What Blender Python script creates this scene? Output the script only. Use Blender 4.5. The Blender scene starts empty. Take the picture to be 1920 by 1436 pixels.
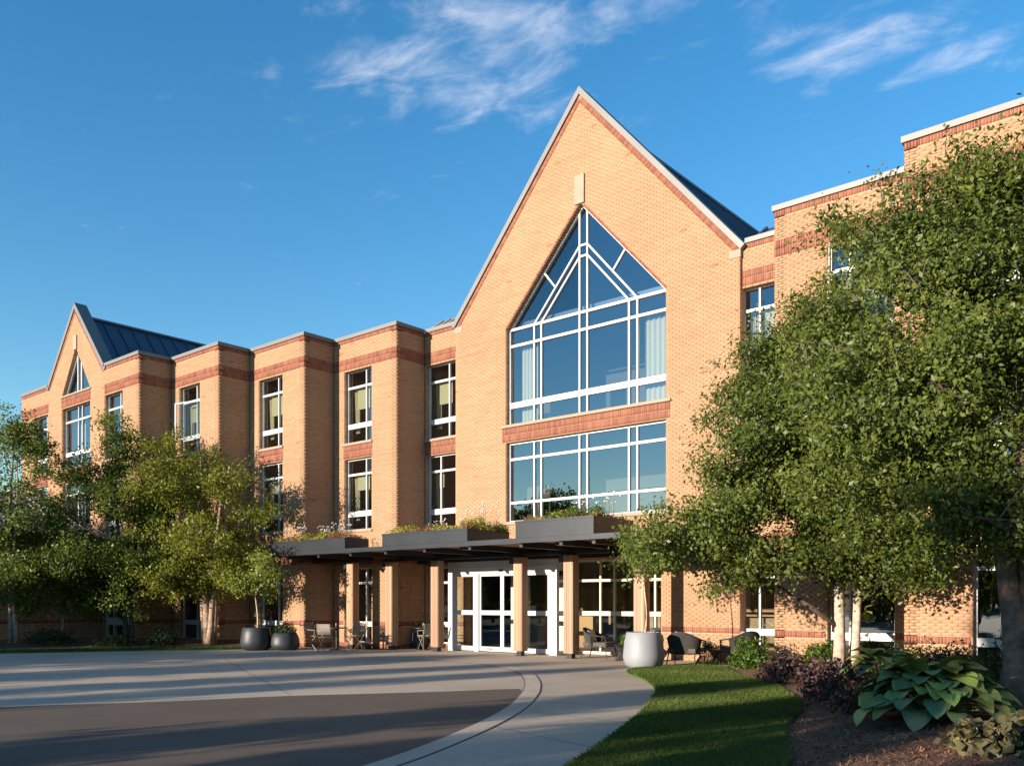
import bpy, math, random
import numpy as np
from mathutils import Vector, Matrix

random.seed(7)
RNG = np.random.default_rng(7)
S = bpy.context.scene
COL = S.collection
PI = math.pi

# ------------------------------------------------------------------ camera
cam_d = bpy.data.cameras.new('camera')
cam = bpy.data.objects.new('camera', cam_d)
COL.objects.link(cam)
cam.location = (0, 0, 1.6)
cam.rotation_euler = (PI / 2, 0, math.radians(40.412))
cam_d.sensor_width = 36
cam_d.lens = 31.05
cam_d.shift_y = 0.2125
cam_d.clip_end = 3000
cam_d.clip_start = 0.05
S.camera = cam

# ------------------------------------------------------------------ light
SUN_EL, SUN_AZ = math.radians(10.6), math.radians(13.5)
travel = Vector((math.sin(SUN_AZ) * math.cos(SUN_EL), math.cos(SUN_AZ) * math.cos(SUN_EL), -math.sin(SUN_EL)))
sun_d = bpy.data.lights.new('sun', 'SUN')
sun_d.energy = 5.0
sun_d.angle = math.radians(0.5)
sun_d.color = (1.0, 0.86, 0.71)
sun = bpy.data.objects.new('sun', sun_d)
COL.objects.link(sun)
sun.rotation_euler = travel.to_track_quat('-Z', 'Y').to_euler()
sun.location = (-10, -40, 20)

W = bpy.data.worlds.new('World')
S.world = W
W.use_nodes = True
nt = W.node_tree
nt.nodes.clear()


def nd(tree, typ, **kw):
    n = tree.nodes.new(typ)
    for k, v in kw.items():
        setattr(n, k, v)
    return n


def lk(tree, a, b):
    tree.links.new(a, b)


def vmath(tree, op, a, b=None):
    n = nd(tree, 'ShaderNodeVectorMath', operation=op)
    for i, x in enumerate((a, b)):
        if x is None:
            continue
        if hasattr(x, 'links'):
            lk(tree, x, n.inputs[i])
        else:
            n.inputs[i].default_value = x
    return n.outputs['Value'] if op == 'DOT_PRODUCT' else n.outputs['Vector']


def math_n(tree, op, a, b=None, c=None, clamp=False):
    n = nd(tree, 'ShaderNodeMath', operation=op, use_clamp=clamp)
    for i, x in enumerate((a, b, c)):
        if x is None:
            continue
        if hasattr(x, 'links'):
            lk(tree, x, n.inputs[i])
        else:
            n.inputs[i].default_value = x
    return n.outputs[0]


sky = nd(nt, 'ShaderNodeTexSky', sky_type='NISHITA')
sky.sun_disc = False
sky.sun_elevation = SUN_EL
sky.sun_rotation = math.radians(180) + SUN_AZ
sky.air_density = 1.15
sky.dust_density = 0.0
sky.ozone_density = 2.6
tc = nd(nt, 'ShaderNodeTexCoord')
D = tc.outputs['Generated']
# thin broken cloud: direction projected on a high flat layer, wispy noise, thickest in a few banks
sep = nd(nt, 'ShaderNodeSeparateXYZ')
lk(nt, D, sep.inputs[0])
zc = math_n(nt, 'MAXIMUM', sep.outputs['Z'], 0.03)
px = math_n(nt, 'DIVIDE', sep.outputs['X'], zc)
py = math_n(nt, 'DIVIDE', sep.outputs['Y'], zc)
comb = nd(nt, 'ShaderNodeCombineXYZ')
lk(nt, px, comb.inputs[0])
lk(nt, py, comb.inputs[1])
mapn = nd(nt, 'ShaderNodeMapping')
mapn.inputs['Rotation'].default_value = (0, 0, math.radians(-52))
mapn.inputs['Scale'].default_value = (1.0, 1.7, 1.0)
lk(nt, comb.outputs[0], mapn.inputs[0])
n1 = nd(nt, 'ShaderNodeTexNoise')
n1.inputs['Scale'].default_value = 5.2
n1.inputs['Detail'].default_value = 9
n1.inputs['Roughness'].default_value = 0.62
n1.inputs['Distortion'].default_value = 0.35
lk(nt, mapn.outputs[0], n1.inputs['Vector'])
n2 = nd(nt, 'ShaderNodeTexNoise')
n2.inputs['Scale'].default_value = 1.15
n2.inputs['Detail'].default_value = 3
lk(nt, comb.outputs[0], n2.inputs['Vector'])


def bank(cx, cy, ax, ay, ang, amp):
    """one bank of cloud on the layer plane: soft ellipse"""
    m = nd(nt, 'ShaderNodeMapping')
    m.vector_type = 'TEXTURE'
    m.inputs['Location'].default_value = (cx, cy, 0)
    m.inputs['Rotation'].default_value = (0, 0, math.radians(ang))
    m.inputs['Scale'].default_value = (ax, ay, 1)
    lk(nt, comb.outputs[0], m.inputs[0])
    d2 = vmath(nt, 'DOT_PRODUCT', m.outputs[0], m.outputs[0])
    e = math_n(nt, 'EXPONENT', math_n(nt, 'MULTIPLY', d2, -1.0))
    return math_n(nt, 'MULTIPLY', e, amp)


banks = [bank(-1.23, 1.20, .30, .13, 52, .34), bank(-1.05, 1.28, .13, .09, 40, .14), bank(-0.98, 1.14, .32, .075, 50, .34), bank(-.57, 1.58, .17, .15, 40, .27),
         bank(-0.74, 1.28, .14, .06, 45, .18), bank(-.42, 1.78, .16, .14, 40, .20), bank(1.2, -0.6, .9, .4, 20, .3), bank(-2.5, -1.2, 1.0, .5, 60, .26)]
tot = banks[0]
for b in banks[1:]:
    tot = math_n(nt, 'ADD', tot, b)
base = math_n(nt, 'MULTIPLY', n2.outputs[0], 0.10)
cl = math_n(nt, 'ADD', math_n(nt, 'ADD', n1.outputs[0], tot), base)
mr = nd(nt, 'ShaderNodeMapRange', interpolation_type='SMOOTHSTEP')
mr.inputs['From Min'].default_value = 0.66
mr.inputs['From Max'].default_value = 1.26
mr.inputs['To Max'].default_value = 0.72
lk(nt, cl, mr.inputs['Value'])
hz = nd(nt, 'ShaderNodeMapRange')
hz.inputs['From Min'].default_value = 0.10
hz.inputs['From Max'].default_value = 0.35
lk(nt, sep.outputs['Z'], hz.inputs['Value'])
cf = math_n(nt, 'MULTIPLY', mr.outputs[0], hz.outputs[0])
hsv = nd(nt, 'ShaderNodeHueSaturation')
hsv.inputs['Hue'].default_value = 0.502
hsv.inputs['Saturation'].default_value = 1.32
hsv.inputs['Value'].default_value = 1.04
lk(nt, sky.outputs[0], hsv.inputs['Color'])
mixc = nd(nt, 'ShaderNodeMix', data_type='RGBA')
lk(nt, cf, mixc.inputs['Factor'])
lk(nt, hsv.outputs[0], mixc.inputs['A'])
mixc.inputs['B'].default_value = (4.6, 4.6, 4.9, 1)
bg = nd(nt, 'ShaderNodeBackground')
bg.inputs['Strength'].default_value = 0.12
lk(nt, mixc.outputs['Result'], bg.inputs['Color'])
wo = nd(nt, 'ShaderNodeOutputWorld')
lk(nt, bg.outputs[0], wo.inputs['Surface'])

S.view_settings.view_transform = 'Standard'
S.view_settings.look = 'None'
S.view_settings.gamma = 1.0
S.view_settings.exposure = 1.1
S.view_settings.use_curve_mapping = False
S.cycles.max_bounces = 12
S.cycles.diffuse_bounces = 8
S.cycles.transparent_max_bounces = 24
S.cycles.use_denoising = True
S.cycles.sample_clamp_indirect = 6.0

# ------------------------------------------------------------------ materials
MATS = {}


def mat(name, col=(.5, .5, .5), rough=.7, metal=0.0, noise=None, bump=None, spec=.5, attr=None, objrand=None):
    """Principled material. noise=(scale, amount) mottles the colour; bump=(scale, distance);
    attr=list of (pos, colour) ramp driven by the per-piece value 'rnd'; objrand=(hue, value) spread per object."""
    m = bpy.data.materials.new(name)
    m.use_nodes = True
    t = m.node_tree
    b = t.nodes['Principled BSDF']
    b.inputs['Roughness'].default_value = rough
    b.inputs['Metallic'].default_value = metal
    b.inputs['Specular IOR Level'].default_value = spec
    out = None
    if attr:
        a = nd(t, 'ShaderNodeAttribute', attribute_name='rnd')
        r = nd(t, 'ShaderNodeValToRGB')
        el = r.color_ramp.elements
        while len(el) < len(attr):
            el.new(.5)
        for e, (p, c) in zip(el, attr):
            e.position = p
            e.color = (*c, 1)
        lk(t, a.outputs['Fac'], r.inputs[0])
        out = r.outputs[0]
    if noise:
        co = nd(t, 'ShaderNodeTexCoord')
        n = nd(t, 'ShaderNodeTexNoise')
        n.inputs['Scale'].default_value = noise[0]
        n.inputs['Detail'].default_value = 6
        n.inputs['Roughness'].default_value = .6
        lk(t, co.outputs['Object'], n.inputs['Vector'])
        k = nd(t, 'ShaderNodeMapRange')
        k.inputs['From Min'].default_value = .3
        k.inputs['From Max'].default_value = .7
        k.inputs['To Min'].default_value = 1 - noise[1]
        k.inputs['To Max'].default_value = 1 + noise[1]
        lk(t, n.outputs[0], k.inputs['Value'])
        mx = nd(t, 'ShaderNodeMix', data_type='RGBA', blend_type='MULTIPLY')
        mx.inputs['Factor'].default_value = 1
        if out:
            lk(t, out, mx.inputs['A'])
        else:
            mx.inputs['A'].default_value = (*col, 1)
        lk(t, k.outputs[0], mx.inputs['B'])
        out = mx.outputs['Result']
        if len(noise) > 2:
            nf = nd(t, 'ShaderNodeTexNoise')
            nf.inputs['Scale'].default_value = noise[2]
            nf.inputs['Detail'].default_value = 8
            nf.inputs['Roughness'].default_value = .75
            lk(t, co.outputs['Object'], nf.inputs['Vector'])
            kf = nd(t, 'ShaderNodeMapRange')
            kf.inputs['From Min'].default_value = .3
            kf.inputs['From Max'].default_value = .7
            kf.inputs['To Min'].default_value = 1 - noise[3]
            kf.inputs['To Max'].default_value = 1 + noise[3]
            lk(t, nf.outputs[0], kf.inputs['Value'])
            mf = nd(t, 'ShaderNodeMix', data_type='RGBA', blend_type='MULTIPLY')
            mf.inputs['Factor'].default_value = 1
            lk(t, out, mf.inputs['A'])
            lk(t, kf.outputs[0], mf.inputs['B'])
            out = mf.outputs['Result']
    if objrand:
        oi = nd(t, 'ShaderNodeObjectInfo')
        h = nd(t, 'ShaderNodeHueSaturation')
        if out:
            lk(t, out, h.inputs['Color'])
        else:
            h.inputs['Color'].default_value = (*col, 1)
        for sock, sp, mid in (('Hue', objrand[0], .5), ('Value', objrand[1], 1.0)):
            q = nd(t, 'ShaderNodeMapRange')
            q.inputs['To Min'].default_value = mid - sp
            q.inputs['To Max'].default_value = mid + sp
            lk(t, oi.outputs['Random'], q.inputs['Value'])
            lk(t, q.outputs[0], h.inputs[sock])
        out = h.outputs[0]
    if out:
        lk(t, out, b.inputs['Base Color'])
    else:
        b.inputs['Base Color'].default_value = (*col, 1)
    if bump:
        co2 = nd(t, 'ShaderNodeTexCoord')
        n2_ = nd(t, 'ShaderNodeTexNoise')
        n2_.inputs['Scale'].default_value = bump[0]
        n2_.inputs['Detail'].default_value = 5
        lk(t, co2.outputs['Object'], n2_.inputs['Vector'])
        bp = nd(t, 'ShaderNodeBump')
        bp.inputs['Distance'].default_value = bump[1]
        bp.inputs['Strength'].default_value = .6
        lk(t, n2_.outputs[0], bp.inputs['Height'])
        lk(t, bp.outputs[0], b.inputs['Normal'])
    MATS[name] = m
    return m


def leaf_mat(name, ramp, trans=.35, rough=.45, spec=.35):
    m = bpy.data.materials.new(name)
    m.use_nodes = True
    t = m.node_tree
    t.nodes.clear()
    a = nd(t, 'ShaderNodeAttribute', attribute_name='rnd')
    r = nd(t, 'ShaderNodeValToRGB')
    el = r.color_ramp.elements
    while len(el) < len(ramp):
        el.new(.5)
    for e, (p, c) in zip(el, ramp):
        e.position = p
        e.color = (*c, 1)
    lk(t, a.outputs['Fac'], r.inputs[0])
    b = nd(t, 'ShaderNodeBsdfPrincipled')
    b.inputs['Roughness'].default_value = rough
    b.inputs['Specular IOR Level'].default_value = spec
    lk(t, r.outputs[0], b.inputs['Base Color'])
    tr = nd(t, 'ShaderNodeBsdfTranslucent')
    g = nd(t, 'ShaderNodeGamma')
    g.inputs['Gamma'].default_value = .92
    lk(t, r.outputs[0], g.inputs['Color'])
    lk(t, g.outputs[0], tr.inputs['Color'])
    mx = nd(t, 'ShaderNodeMixShader')
    mx.inputs[0].default_value = trans
    lk(t, b.outputs[0], mx.inputs[1])
    lk(t, tr.outputs[0], mx.inputs[2])
    o = nd(t, 'ShaderNodeOutputMaterial')
    lk(t, mx.outputs[0], o.inputs[0])
    MATS[name] = m
    return m


def glass_mat(name, refl=.34, tint=(.45, .47, .45)):
    """coated window glass: a fixed mirror share plus Fresnel, the rest seen through"""
    m = bpy.data.materials.new(name)
    m.use_nodes = True
    t = m.node_tree
    t.nodes.clear()
    fr = nd(t, 'ShaderNodeFresnel')
    fr.inputs['IOR'].default_value = 1.5
    f0 = math_n(t, 'ADD', math_n(t, 'MULTIPLY', fr.outputs[0], .9), refl, clamp=True)
    ge = nd(t, 'ShaderNodeNewGeometry')
    f = math_n(t, 'MULTIPLY', f0, math_n(t, 'SUBTRACT', 1.0, ge.outputs['Backfacing']))
    gl = nd(t, 'ShaderNodeBsdfGlossy')
    gl.inputs['Roughness'].default_value = 0.004
    gl.inputs['Color'].default_value = (.86, .93, 1.0, 1)
    co = nd(t, 'ShaderNodeTexCoord')
    n = nd(t, 'ShaderNodeTexNoise')
    n.inputs['Scale'].default_value = 1.3
    lk(t, co.outputs['Object'], n.inputs['Vector'])
    bp = nd(t, 'ShaderNodeBump')
    bp.inputs['Distance'].default_value = 0.004
    bp.inputs['Strength'].default_value = .5
    lk(t, n.outputs[0], bp.inputs['Height'])
    lk(t, bp.outputs[0], gl.inputs['Normal'])
    tp = nd(t, 'ShaderNodeBsdfTransparent')
    tp.inputs['Color'].default_value = (*tint, 1)
    mx = nd(t, 'ShaderNodeMixShader')
    lk(t, f, mx.inputs[0])
    lk(t, tp.outputs[0], mx.inputs[1])
    lk(t, gl.outputs[0], mx.inputs[2])
    o = nd(t, 'ShaderNodeOutputMaterial')
    lk(t, mx.outputs[0], o.inputs[0])
    MATS[name] = m


mat('brick', attr=[(0, (.315, .145, .075)), (.12, (.37, .195, .105)), (.5, (.395, .236, .138)), (.88, (.418, .258, .156)), (1, (.445, .29, .188))], rough=.9, noise=(.35, .10), bump=(90, .0015), spec=.2)
mat('brick_red', attr=[(0, (.20, .072, .048)), (.5, (.255, .098, .063)), (1, (.30, .125, .082))], rough=.9, noise=(.6, .10), bump=(90, .004), spec=.2)
mat('mortar', (.435, .270, .165), .95, noise=(3, .15))
mat('mortar_red', (.42, .22, .16), .95, noise=(3, .12))
mat('stone', (.29, .245, .185), .85, noise=(2.5, .10), bump=(40, .004))
mat('coping', (.16, .155, .148), .5, metal=.15, noise=(.7, .08))
mat('roof_metal', (.085, .105, .14), .38, metal=.55, noise=(.5, .12))
mat('roof_light', (.42, .37, .31), .45, metal=.3, noise=(.6, .1))
mat('wing_roof', (.33, .28, .26), .5, metal=.2, noise=(.4, .12))
mat('frame', (.50, .50, .50), .35, noise=(1.2, .04))
mat('frame_beige', (.52, .44, .34), .5, noise=(1.2, .05))
mat('drape', (.46, .43, .31), .9)
mat('curtain', (.52, .50, .36), .9, noise=(3, .08))
mat('blind', (.47, .46, .33), .85)
mat('sheer', (.55, .56, .55), .9)
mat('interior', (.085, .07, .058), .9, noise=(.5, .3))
mat('lobby_wall', (.30, .22, .14), .8, noise=(.8, .2))
mat('interior_wood', (.40, .22, .10), .5, noise=(2, .25))
mat('interior_floor', (.20, .16, .12), .5, noise=(1, .2))
mat('charcoal', (.024, .027, .033), .36, metal=.25, noise=(1.4, .18), bump=(6, .002))
mat('black_metal', (.018, .018, .020), .45, metal=.3)
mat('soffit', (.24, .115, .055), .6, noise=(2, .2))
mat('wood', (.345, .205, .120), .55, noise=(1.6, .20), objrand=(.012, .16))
mat('concrete', (.43, .345, .255), .82, noise=(.35, .14, 9, .12), bump=(35, .003))
mat('concrete_light', (.46, .37, .275), .82, noise=(.9, .14, 12, .10), bump=(35, .003))
mat('joint_tan', (.22, .14, .09), .95)
mat('joint', (.12, .105, .09), .95)
mat('asphalt', (.115, .083, .058), .88, noise=(.45, .20, 55, .30), bump=(160, .006), spec=.4)
mat('far_ground', (.055, .075, .03), .95, noise=(.08, .3))
mat('lawn_soil', (.05, .095, .018), .95, noise=(1.2, .3), bump=(30, .02))
mat('mulch', (.125, .056, .029), .95, noise=(5, .45), bump=(25, .02))
mat('mulch_chip', attr=[(0, (.05, .022, .012)), (.5, (.17, .075, .037)), (1, (.33, .165, .085))], rough=.95)
mat('bark_birch', (.30, .21, .15), .9, noise=(9, .55), bump=(14, .03))
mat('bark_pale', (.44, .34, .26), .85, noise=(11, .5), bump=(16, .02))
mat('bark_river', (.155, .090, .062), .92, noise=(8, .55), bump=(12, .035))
mat('bark_dark', (.085, .060, .045), .95, noise=(8, .4), bump=(10, .03))
mat('bark_young', (.42, .38, .27), .8, noise=(9, .3))
mat('pot_black', (.028, .030, .034), .5, noise=(2, .2), bump=(20, .002))
mat('pot_grey', (.235, .245, .255), .55, noise=(1.3, .09), bump=(25, .002))
mat('soil', (.03, .022, .016), 1)
mat('chair_wood', (.21, .17, .13), .5, noise=(4, .2))
mat('rope', (.030, .026, .024), .7, noise=(9, .3))
mat('cushion', (.085, .07, .06), .9, noise=(6, .1))
mat('pillow', (.44, .39, .34), .95, noise=(6, .08))
mat('flower_white', (.62, .56, .52), .8)
mat('lamp_white', (.75, .75, .72), .4)
mat('sticker', (.78, .79, .80), .5)
glass_mat('glass', .16, (.86, .87, .84))
glass_mat('glass_gable', .20, (.86, .90, .92))
glass_mat('glass_door', .05, (.88, .91, .88))
glass_mat('glass_clear', 0.0, (.9, .92, .92))
leaf_mat('leaf_birch', [(0, (.028, .048, .008)), (.35, (.068, .105, .013)), (.7, (.13, .172, .020)), (1, (.21, .23, .032))], .42)
leaf_mat('leaf_near', [(0, (.030, .046, .010)), (.4, (.078, .112, .017)), (.8, (.150, .182, .030)), (1, (.235, .245, .055))], .40)
leaf_mat('leaf_yellow', [(0, (.06, .075, .008)), (.4, (.135, .16, .014)), (.8, (.215, .215, .020)), (1, (.28, .24, .03))], .4)
leaf_mat('leaf_pale', [(0, (.09, .13, .015)), (.5, (.20, .25, .03)), (1, (.32, .34, .06))], .45)
leaf_mat('leaf_dark', [(0, (.012, .026, .008)), (.6, (.026, .052, .012)), (1, (.05, .085, .018))], .2)
leaf_mat('leaf_fern', [(0, (.035, .075, .010)), (.5, (.08, .15, .018)), (1, (.14, .22, .03))], .35)
leaf_mat('leaf_purple', [(0, (.030, .018, .020)), (.5, (.085, .048, .045)), (1, (.17, .10, .085))], .2)
leaf_mat('leaf_red', [(0, (.018, .024, .012)), (.5, (.045, .045, .02)), (.85, (.12, .035, .03)), (1, (.28, .03, .04))], .2)
leaf_mat('leaf_heuchera', [(0, (.055, .050, .022)), (.5, (.12, .105, .045)), (1, (.20, .17, .08))], .25)
leaf_mat('leaf_sedum', [(0, (.17, .07, .035)), (.35, (.34, .16, .07)), (.6, (.27, .23, .04)), (.8, (.34, .36, .04)), (1, (.42, .28, .11))], .3)
leaf_mat('leaf_sedum_green', [(0, (.09, .12, .012)), (.5, (.22, .28, .02)), (1, (.38, .40, .04))], .3)
leaf_mat('grass', [(0, (.040, .062, .012)), (.5, (.085, .128, .024)), (1, (.17, .20, .05))], .35, .6, .2)
mat('hosta_leaf', (.215, .255, .060), .42, noise=(6, .12), objrand=(.028, .35), spec=.45)
mat('hosta_leaf_blue', (.105, .150, .062), .42, noise=(6, .12), objrand=(.02, .30), spec=.5)


# ------------------------------------------------------------------ builders
class MB:
    def __init__(self):
        self.v, self.f = [], []

    def box(self, x0, x1, y0, y1, z0, z1):
        n = len(self.v)
        self.v += [(x0, y0, z0), (x1, y0, z0), (x1, y1, z0), (x0, y1, z0), (x0, y0, z1), (x1, y0, z1), (x1, y1, z1), (x0, y1, z1)]
        self.f += [(n, n + 3, n + 2, n + 1), (n + 4, n + 5, n + 6, n + 7), (n, n + 1, n + 5, n + 4), (n + 1, n + 2, n + 6, n + 5), (n + 2, n + 3, n + 7, n + 6), (n + 3, n, n + 4, n + 7)]
        return self

    def prism(self, poly, d):
        """polygon (list of 3-D points) extruded by vector d"""
        n, k = len(self.v), len(poly)
        d = Vector(d)
        self.v += [tuple(p) for p in poly] + [tuple(Vector(p) + d) for p in poly]
        self.f += [tuple(range(n, n + k))[::-1], tuple(range(n + k, n + 2 * k))]
        for i in range(k):
            j = (i + 1) % k
            self.f.append((n + i, n + j, n + k + j, n + k + i))
        return self

    def bar(self, p, q, w, y0, y1):
        """straight bar in the X-Z plane from p to q (x, z), width w, depth y0..y1"""
        p, q = Vector((p[0], 0, p[1])), Vector((q[0], 0, q[1]))
        t = (q - p).normalized()
        n = Vector((-t.z, 0, t.x)) * (w / 2)
        pts = [p - n, q - n, q + n, p + n]
        return self.prism([(a.x, y0, a.z) for a in pts], (0, y1 - y0, 0))

    def tube(self, pts, rad, sides=6, cap=True):
        pts = [Vector(p) for p in pts]
        if not hasattr(rad, '__len__'):
            rad = [rad] * len(pts)
        n = len(self.v)
        for i, p in enumerate(pts):
            t = (pts[min(i + 1, len(pts) - 1)] - pts[max(i - 1, 0)])
            t = t.normalized() if t.length > 1e-9 else Vector((0, 0, 1))
            a = t.cross(Vector((0.3, 0.9, 0.1)))
            if a.length < 1e-3:
                a = t.cross(Vector((1, 0, 0)))
            a.normalize()
            b = t.cross(a)
            for k in range(sides):
                w = 2 * PI * k / sides
                self.v.append(tuple(p + (a * math.cos(w) + b * math.sin(w)) * rad[i]))
        for i in range(len(pts) - 1):
            for k in range(sides):
                k2 = (k + 1) % sides
                self.f.append((n + i * sides + k, n + i * sides + k2, n + (i + 1) * sides + k2, n + (i + 1) * sides + k))
        if cap:
            self.f.append(tuple(n + k for k in range(sides))[::-1])
            self.f.append(tuple(n + (len(pts) - 1) * sides + k for k in range(sides)))
        return self

    def lathe(self, prof, seg=32, c=(0, 0)):
        n = len(self.v)
        for r, z in prof:
            for k in range(seg):
                w = 2 * PI * k / seg
                self.v.append((c[0] + r * math.cos(w), c[1] + r * math.sin(w), z))
        for i in range(len(prof) - 1):
            for k in range(seg):
                k2 = (k + 1) % seg
                self.f.append((n + i * seg + k, n + i * seg + k2, n + (i + 1) * seg + k2, n + (i + 1) * seg + k))
        self.f.append(tuple(n + k for k in range(seg))[::-1])
        self.f.append(tuple(n + (len(prof) - 1) * seg + k for k in range(seg)))
        return self

    def build(self, name, material, parent=None, smooth=False):
        me = bpy.data.meshes.new(name)
        me.from_pydata(self.v, [], self.f)
        me.update()
        return link(name, me, material, parent, smooth)


def link(name, me, material, parent=None, smooth=False):
    if material and not me.materials:
        me.materials.append(MATS[material])
    if smooth:
        me.polygons.foreach_set('use_smooth', [True] * len(me.polygons))
    o = bpy.data.objects.new(name, me)
    COL.objects.link(o)
    if parent:
        o.parent = parent
    return o


def np_mesh(name, verts, quads, rnd=None):
    """quads: (n,4) int array; rnd: value per face stored as attribute 'rnd'"""
    me = bpy.data.meshes.new(name)
    verts = np.asarray(verts, np.float32)
    quads = np.asarray(quads, np.int32)
    k = quads.shape[1]
    me.vertices.add(len(verts))
    me.vertices.foreach_set('co', verts.ravel())
    me.loops.add(quads.size)
    me.loops.foreach_set('vertex_index', quads.ravel())
    me.polygons.add(len(quads))
    me.polygons.foreach_set('loop_start', np.arange(0, quads.size, k, dtype=np.int32))
    me.polygons.foreach_set('loop_total', np.full(len(quads), k, np.int32))
    if rnd is not None:
        a = me.attributes.new('rnd', 'FLOAT', 'FACE')
        a.data.foreach_set('value', np.asarray(rnd, np.float32))
    me.update(calc_edges=True)
    me.validate()
    return me


def empty(name, loc=(0, 0, 0), rz=0.0):
    o = bpy.data.objects.new(name, None)
    o.empty_display_size = .2
    COL.objects.link(o)
    o.location = loc
    o.rotation_euler = (0, 0, rz)
    return o


def tag(o, label=None, cat=None, group=None, kind=None):
    if label:
        o['label'] = label
    if cat:
        o['category'] = cat
    if group:
        o['group'] = group
    if kind:
        o['kind'] = kind
    return o


def copy_tree(o, parent=None):
    c = o.copy()
    COL.objects.link(c)
    c.parent = parent
    for ch in list(o.children):
        copy_tree(ch, c)
    return c


UNIT = MB().box(-.5, .5, -.5, .5, -.5, .5)
_unit_me = {}


def unit_box(name, material, parent, x0, x1, y0, y1, z0, z1, rot=None):
    """a box piece that shares one mesh with every other piece of its material"""
    if material not in _unit_me:
        me = bpy.data.meshes.new(name)
        me.from_pydata(UNIT.v, [], UNIT.f)
        me.update()
        me.materials.append(MATS[material])
        _unit_me[material] = me
    o = bpy.data.objects.new(name, _unit_me[material])
    COL.objects.link(o)
    o.parent = parent
    o.location = ((x0 + x1) / 2, (y0 + y1) / 2, (z0 + z1) / 2)
    o.scale = (x1 - x0, y1 - y0, z1 - z0)
    return o


def sheet(name, poly, z, material, label=None, thick=0.0, parent=None):
    import bmesh
    bm = bmesh.new()
    vs = [bm.verts.new((x, y, z)) for x, y in poly]
    bm.faces.new(vs)
    if thick:
        r = bmesh.ops.extrude_face_region(bm, geom=bm.faces[:])
        bmesh.ops.translate(bm, vec=(0, 0, -thick), verts=[g for g in r['geom'] if isinstance(g, bmesh.types.BMVert)])
    bmesh.ops.triangulate(bm, faces=bm.faces[:])
    bmesh.ops.recalc_face_normals(bm, faces=bm.faces[:])
    me = bpy.data.meshes.new(name)
    bm.to_mesh(me)
    bm.free()
    return link(name, me, material, parent)


def spline(pts, n=8):
    """Catmull-Rom through 2-D points"""
    out = []
    P = [pts[0]] + list(pts) + [pts[-1]]
    for i in range(1, len(P) - 2):
        p0, p1, p2, p3 = [np.array(q, float) for q in P[i - 1:i + 3]]
        for k in range(n):
            t = k / n
            out.append(tuple(.5 * ((2 * p1) + (-p0 + p2) * t + (2 * p0 - 5 * p1 + 4 * p2 - p3) * t * t + (-p0 + 3 * p1 - 3 * p2 + p3) * t ** 3)))
    out.append(tuple(pts[-1]))
    return out


def inside(poly, x, y):
    x, y = np.asarray(x), np.asarray(y)
    res = np.zeros(x.shape, bool)
    n = len(poly)
    j = n - 1
    for i in range(n):
        xi, yi = poly[i]
        xj, yj = poly[j]
        c = ((yi > y) != (yj > y)) & (x < (xj - xi) * (y - yi) / (yj - yi + 1e-12) + xi)
        res ^= c
        j = i
    return res


# ------------------------------------------------------------------ the ground
EDGE = spline([(-10.68, 19.43), (-10.79, 18.2), (-11.02, 17.4), (-10.7, 16.47), (-9.36, 15.08), (-8.22, 13.59), (-7.58, 12.46), (-6.2, 9.6), (-5.09, 6.89), (-4.2, 4), (-3.2, 0), (-2.6, -6)])
EDGE_R = spline([(-2.0, -6), (-1.9, 0), (-2.3, 3), (-2.95, 6), (-3.5, 8.25), (-4.0, 9.29), (-4.63, 10.93), (-5.17, 12.66), (-5.83, 13.95), (-7.05, 15.88), (-8.29, 17.11), (-9.5, 18.9), (-10.07, 19.49)])
LEFT = spline([(-30.9, 7.5), (-29.16, 10.32), (-27.83, 12.94), (-26.6, 15.1), (-25.7, 16.5), (-25.45, 17.6), (-25.32, 18.6)])
LEFT_B = spline([(-31.9, 7.8), (-30.3, 10.9), (-29.0, 13.6), (-27.6, 15.8), (-26.6, 17.2), (-26.2, 18.0), (-26.0, 18.6)])

g = MB()
g.v = [(-420, -420, -.05), (420, -420, -.05), (420, 420, -.05), (-420, 420, -.05)]
g.f = [(0, 1, 2, 3)]
tag(g.build('ground', 'far_ground'), kind='structure')
PAV = list(LEFT) + [(-25.3, 18.7), (-22.0, 18.9), (-22, 21.9), (-8.8, 21.9), (-10.07, 19.49)] + list(EDGE) + [(-2, -30), (-46, -30), (-36, 0)]
tag(sheet('pavement', PAV, 0.0, 'concrete', thick=.04), kind='structure')
ASPH_R = spline([(-5.6, -3), (-6.0, 1.5), (-6.35, 4.2), (-6.64, 5.57), (-7.11, 6.88), (-7.89, 8.61), (-8.69, 10.09), (-9.55, 11.4), (-10.05, 12.05), (-10.3, 12.3)])
ASPH_T = spline([(-10.5, 12.05), (-11.0, 11.1), (-11.69, 10.04), (-12.53, 8.8), (-13.34, 7.05), (-14.51, 5.13), (-16.5, 1.5), (-19, -3)])
tag(sheet('asphalt_driveway', ASPH_R + ASPH_T + [(-24, -14), (-24, -29), (-5, -29)], .004, 'asphalt'), kind='structure')


def offset(line, d):
    out = []
    for i, p in enumerate(line):
        a, b = np.array(line[max(i - 1, 0)]), np.array(line[min(i + 1, len(line) - 1)])
        t = (b - a) / (np.linalg.norm(b - a) + 1e-9)
        out.append((p[0] + t[1] * d, p[1] - t[0] * d))
    return out


def ribbon(line, d0, d1):
    return offset(line, d0) + offset(line, d1)[::-1]


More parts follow.
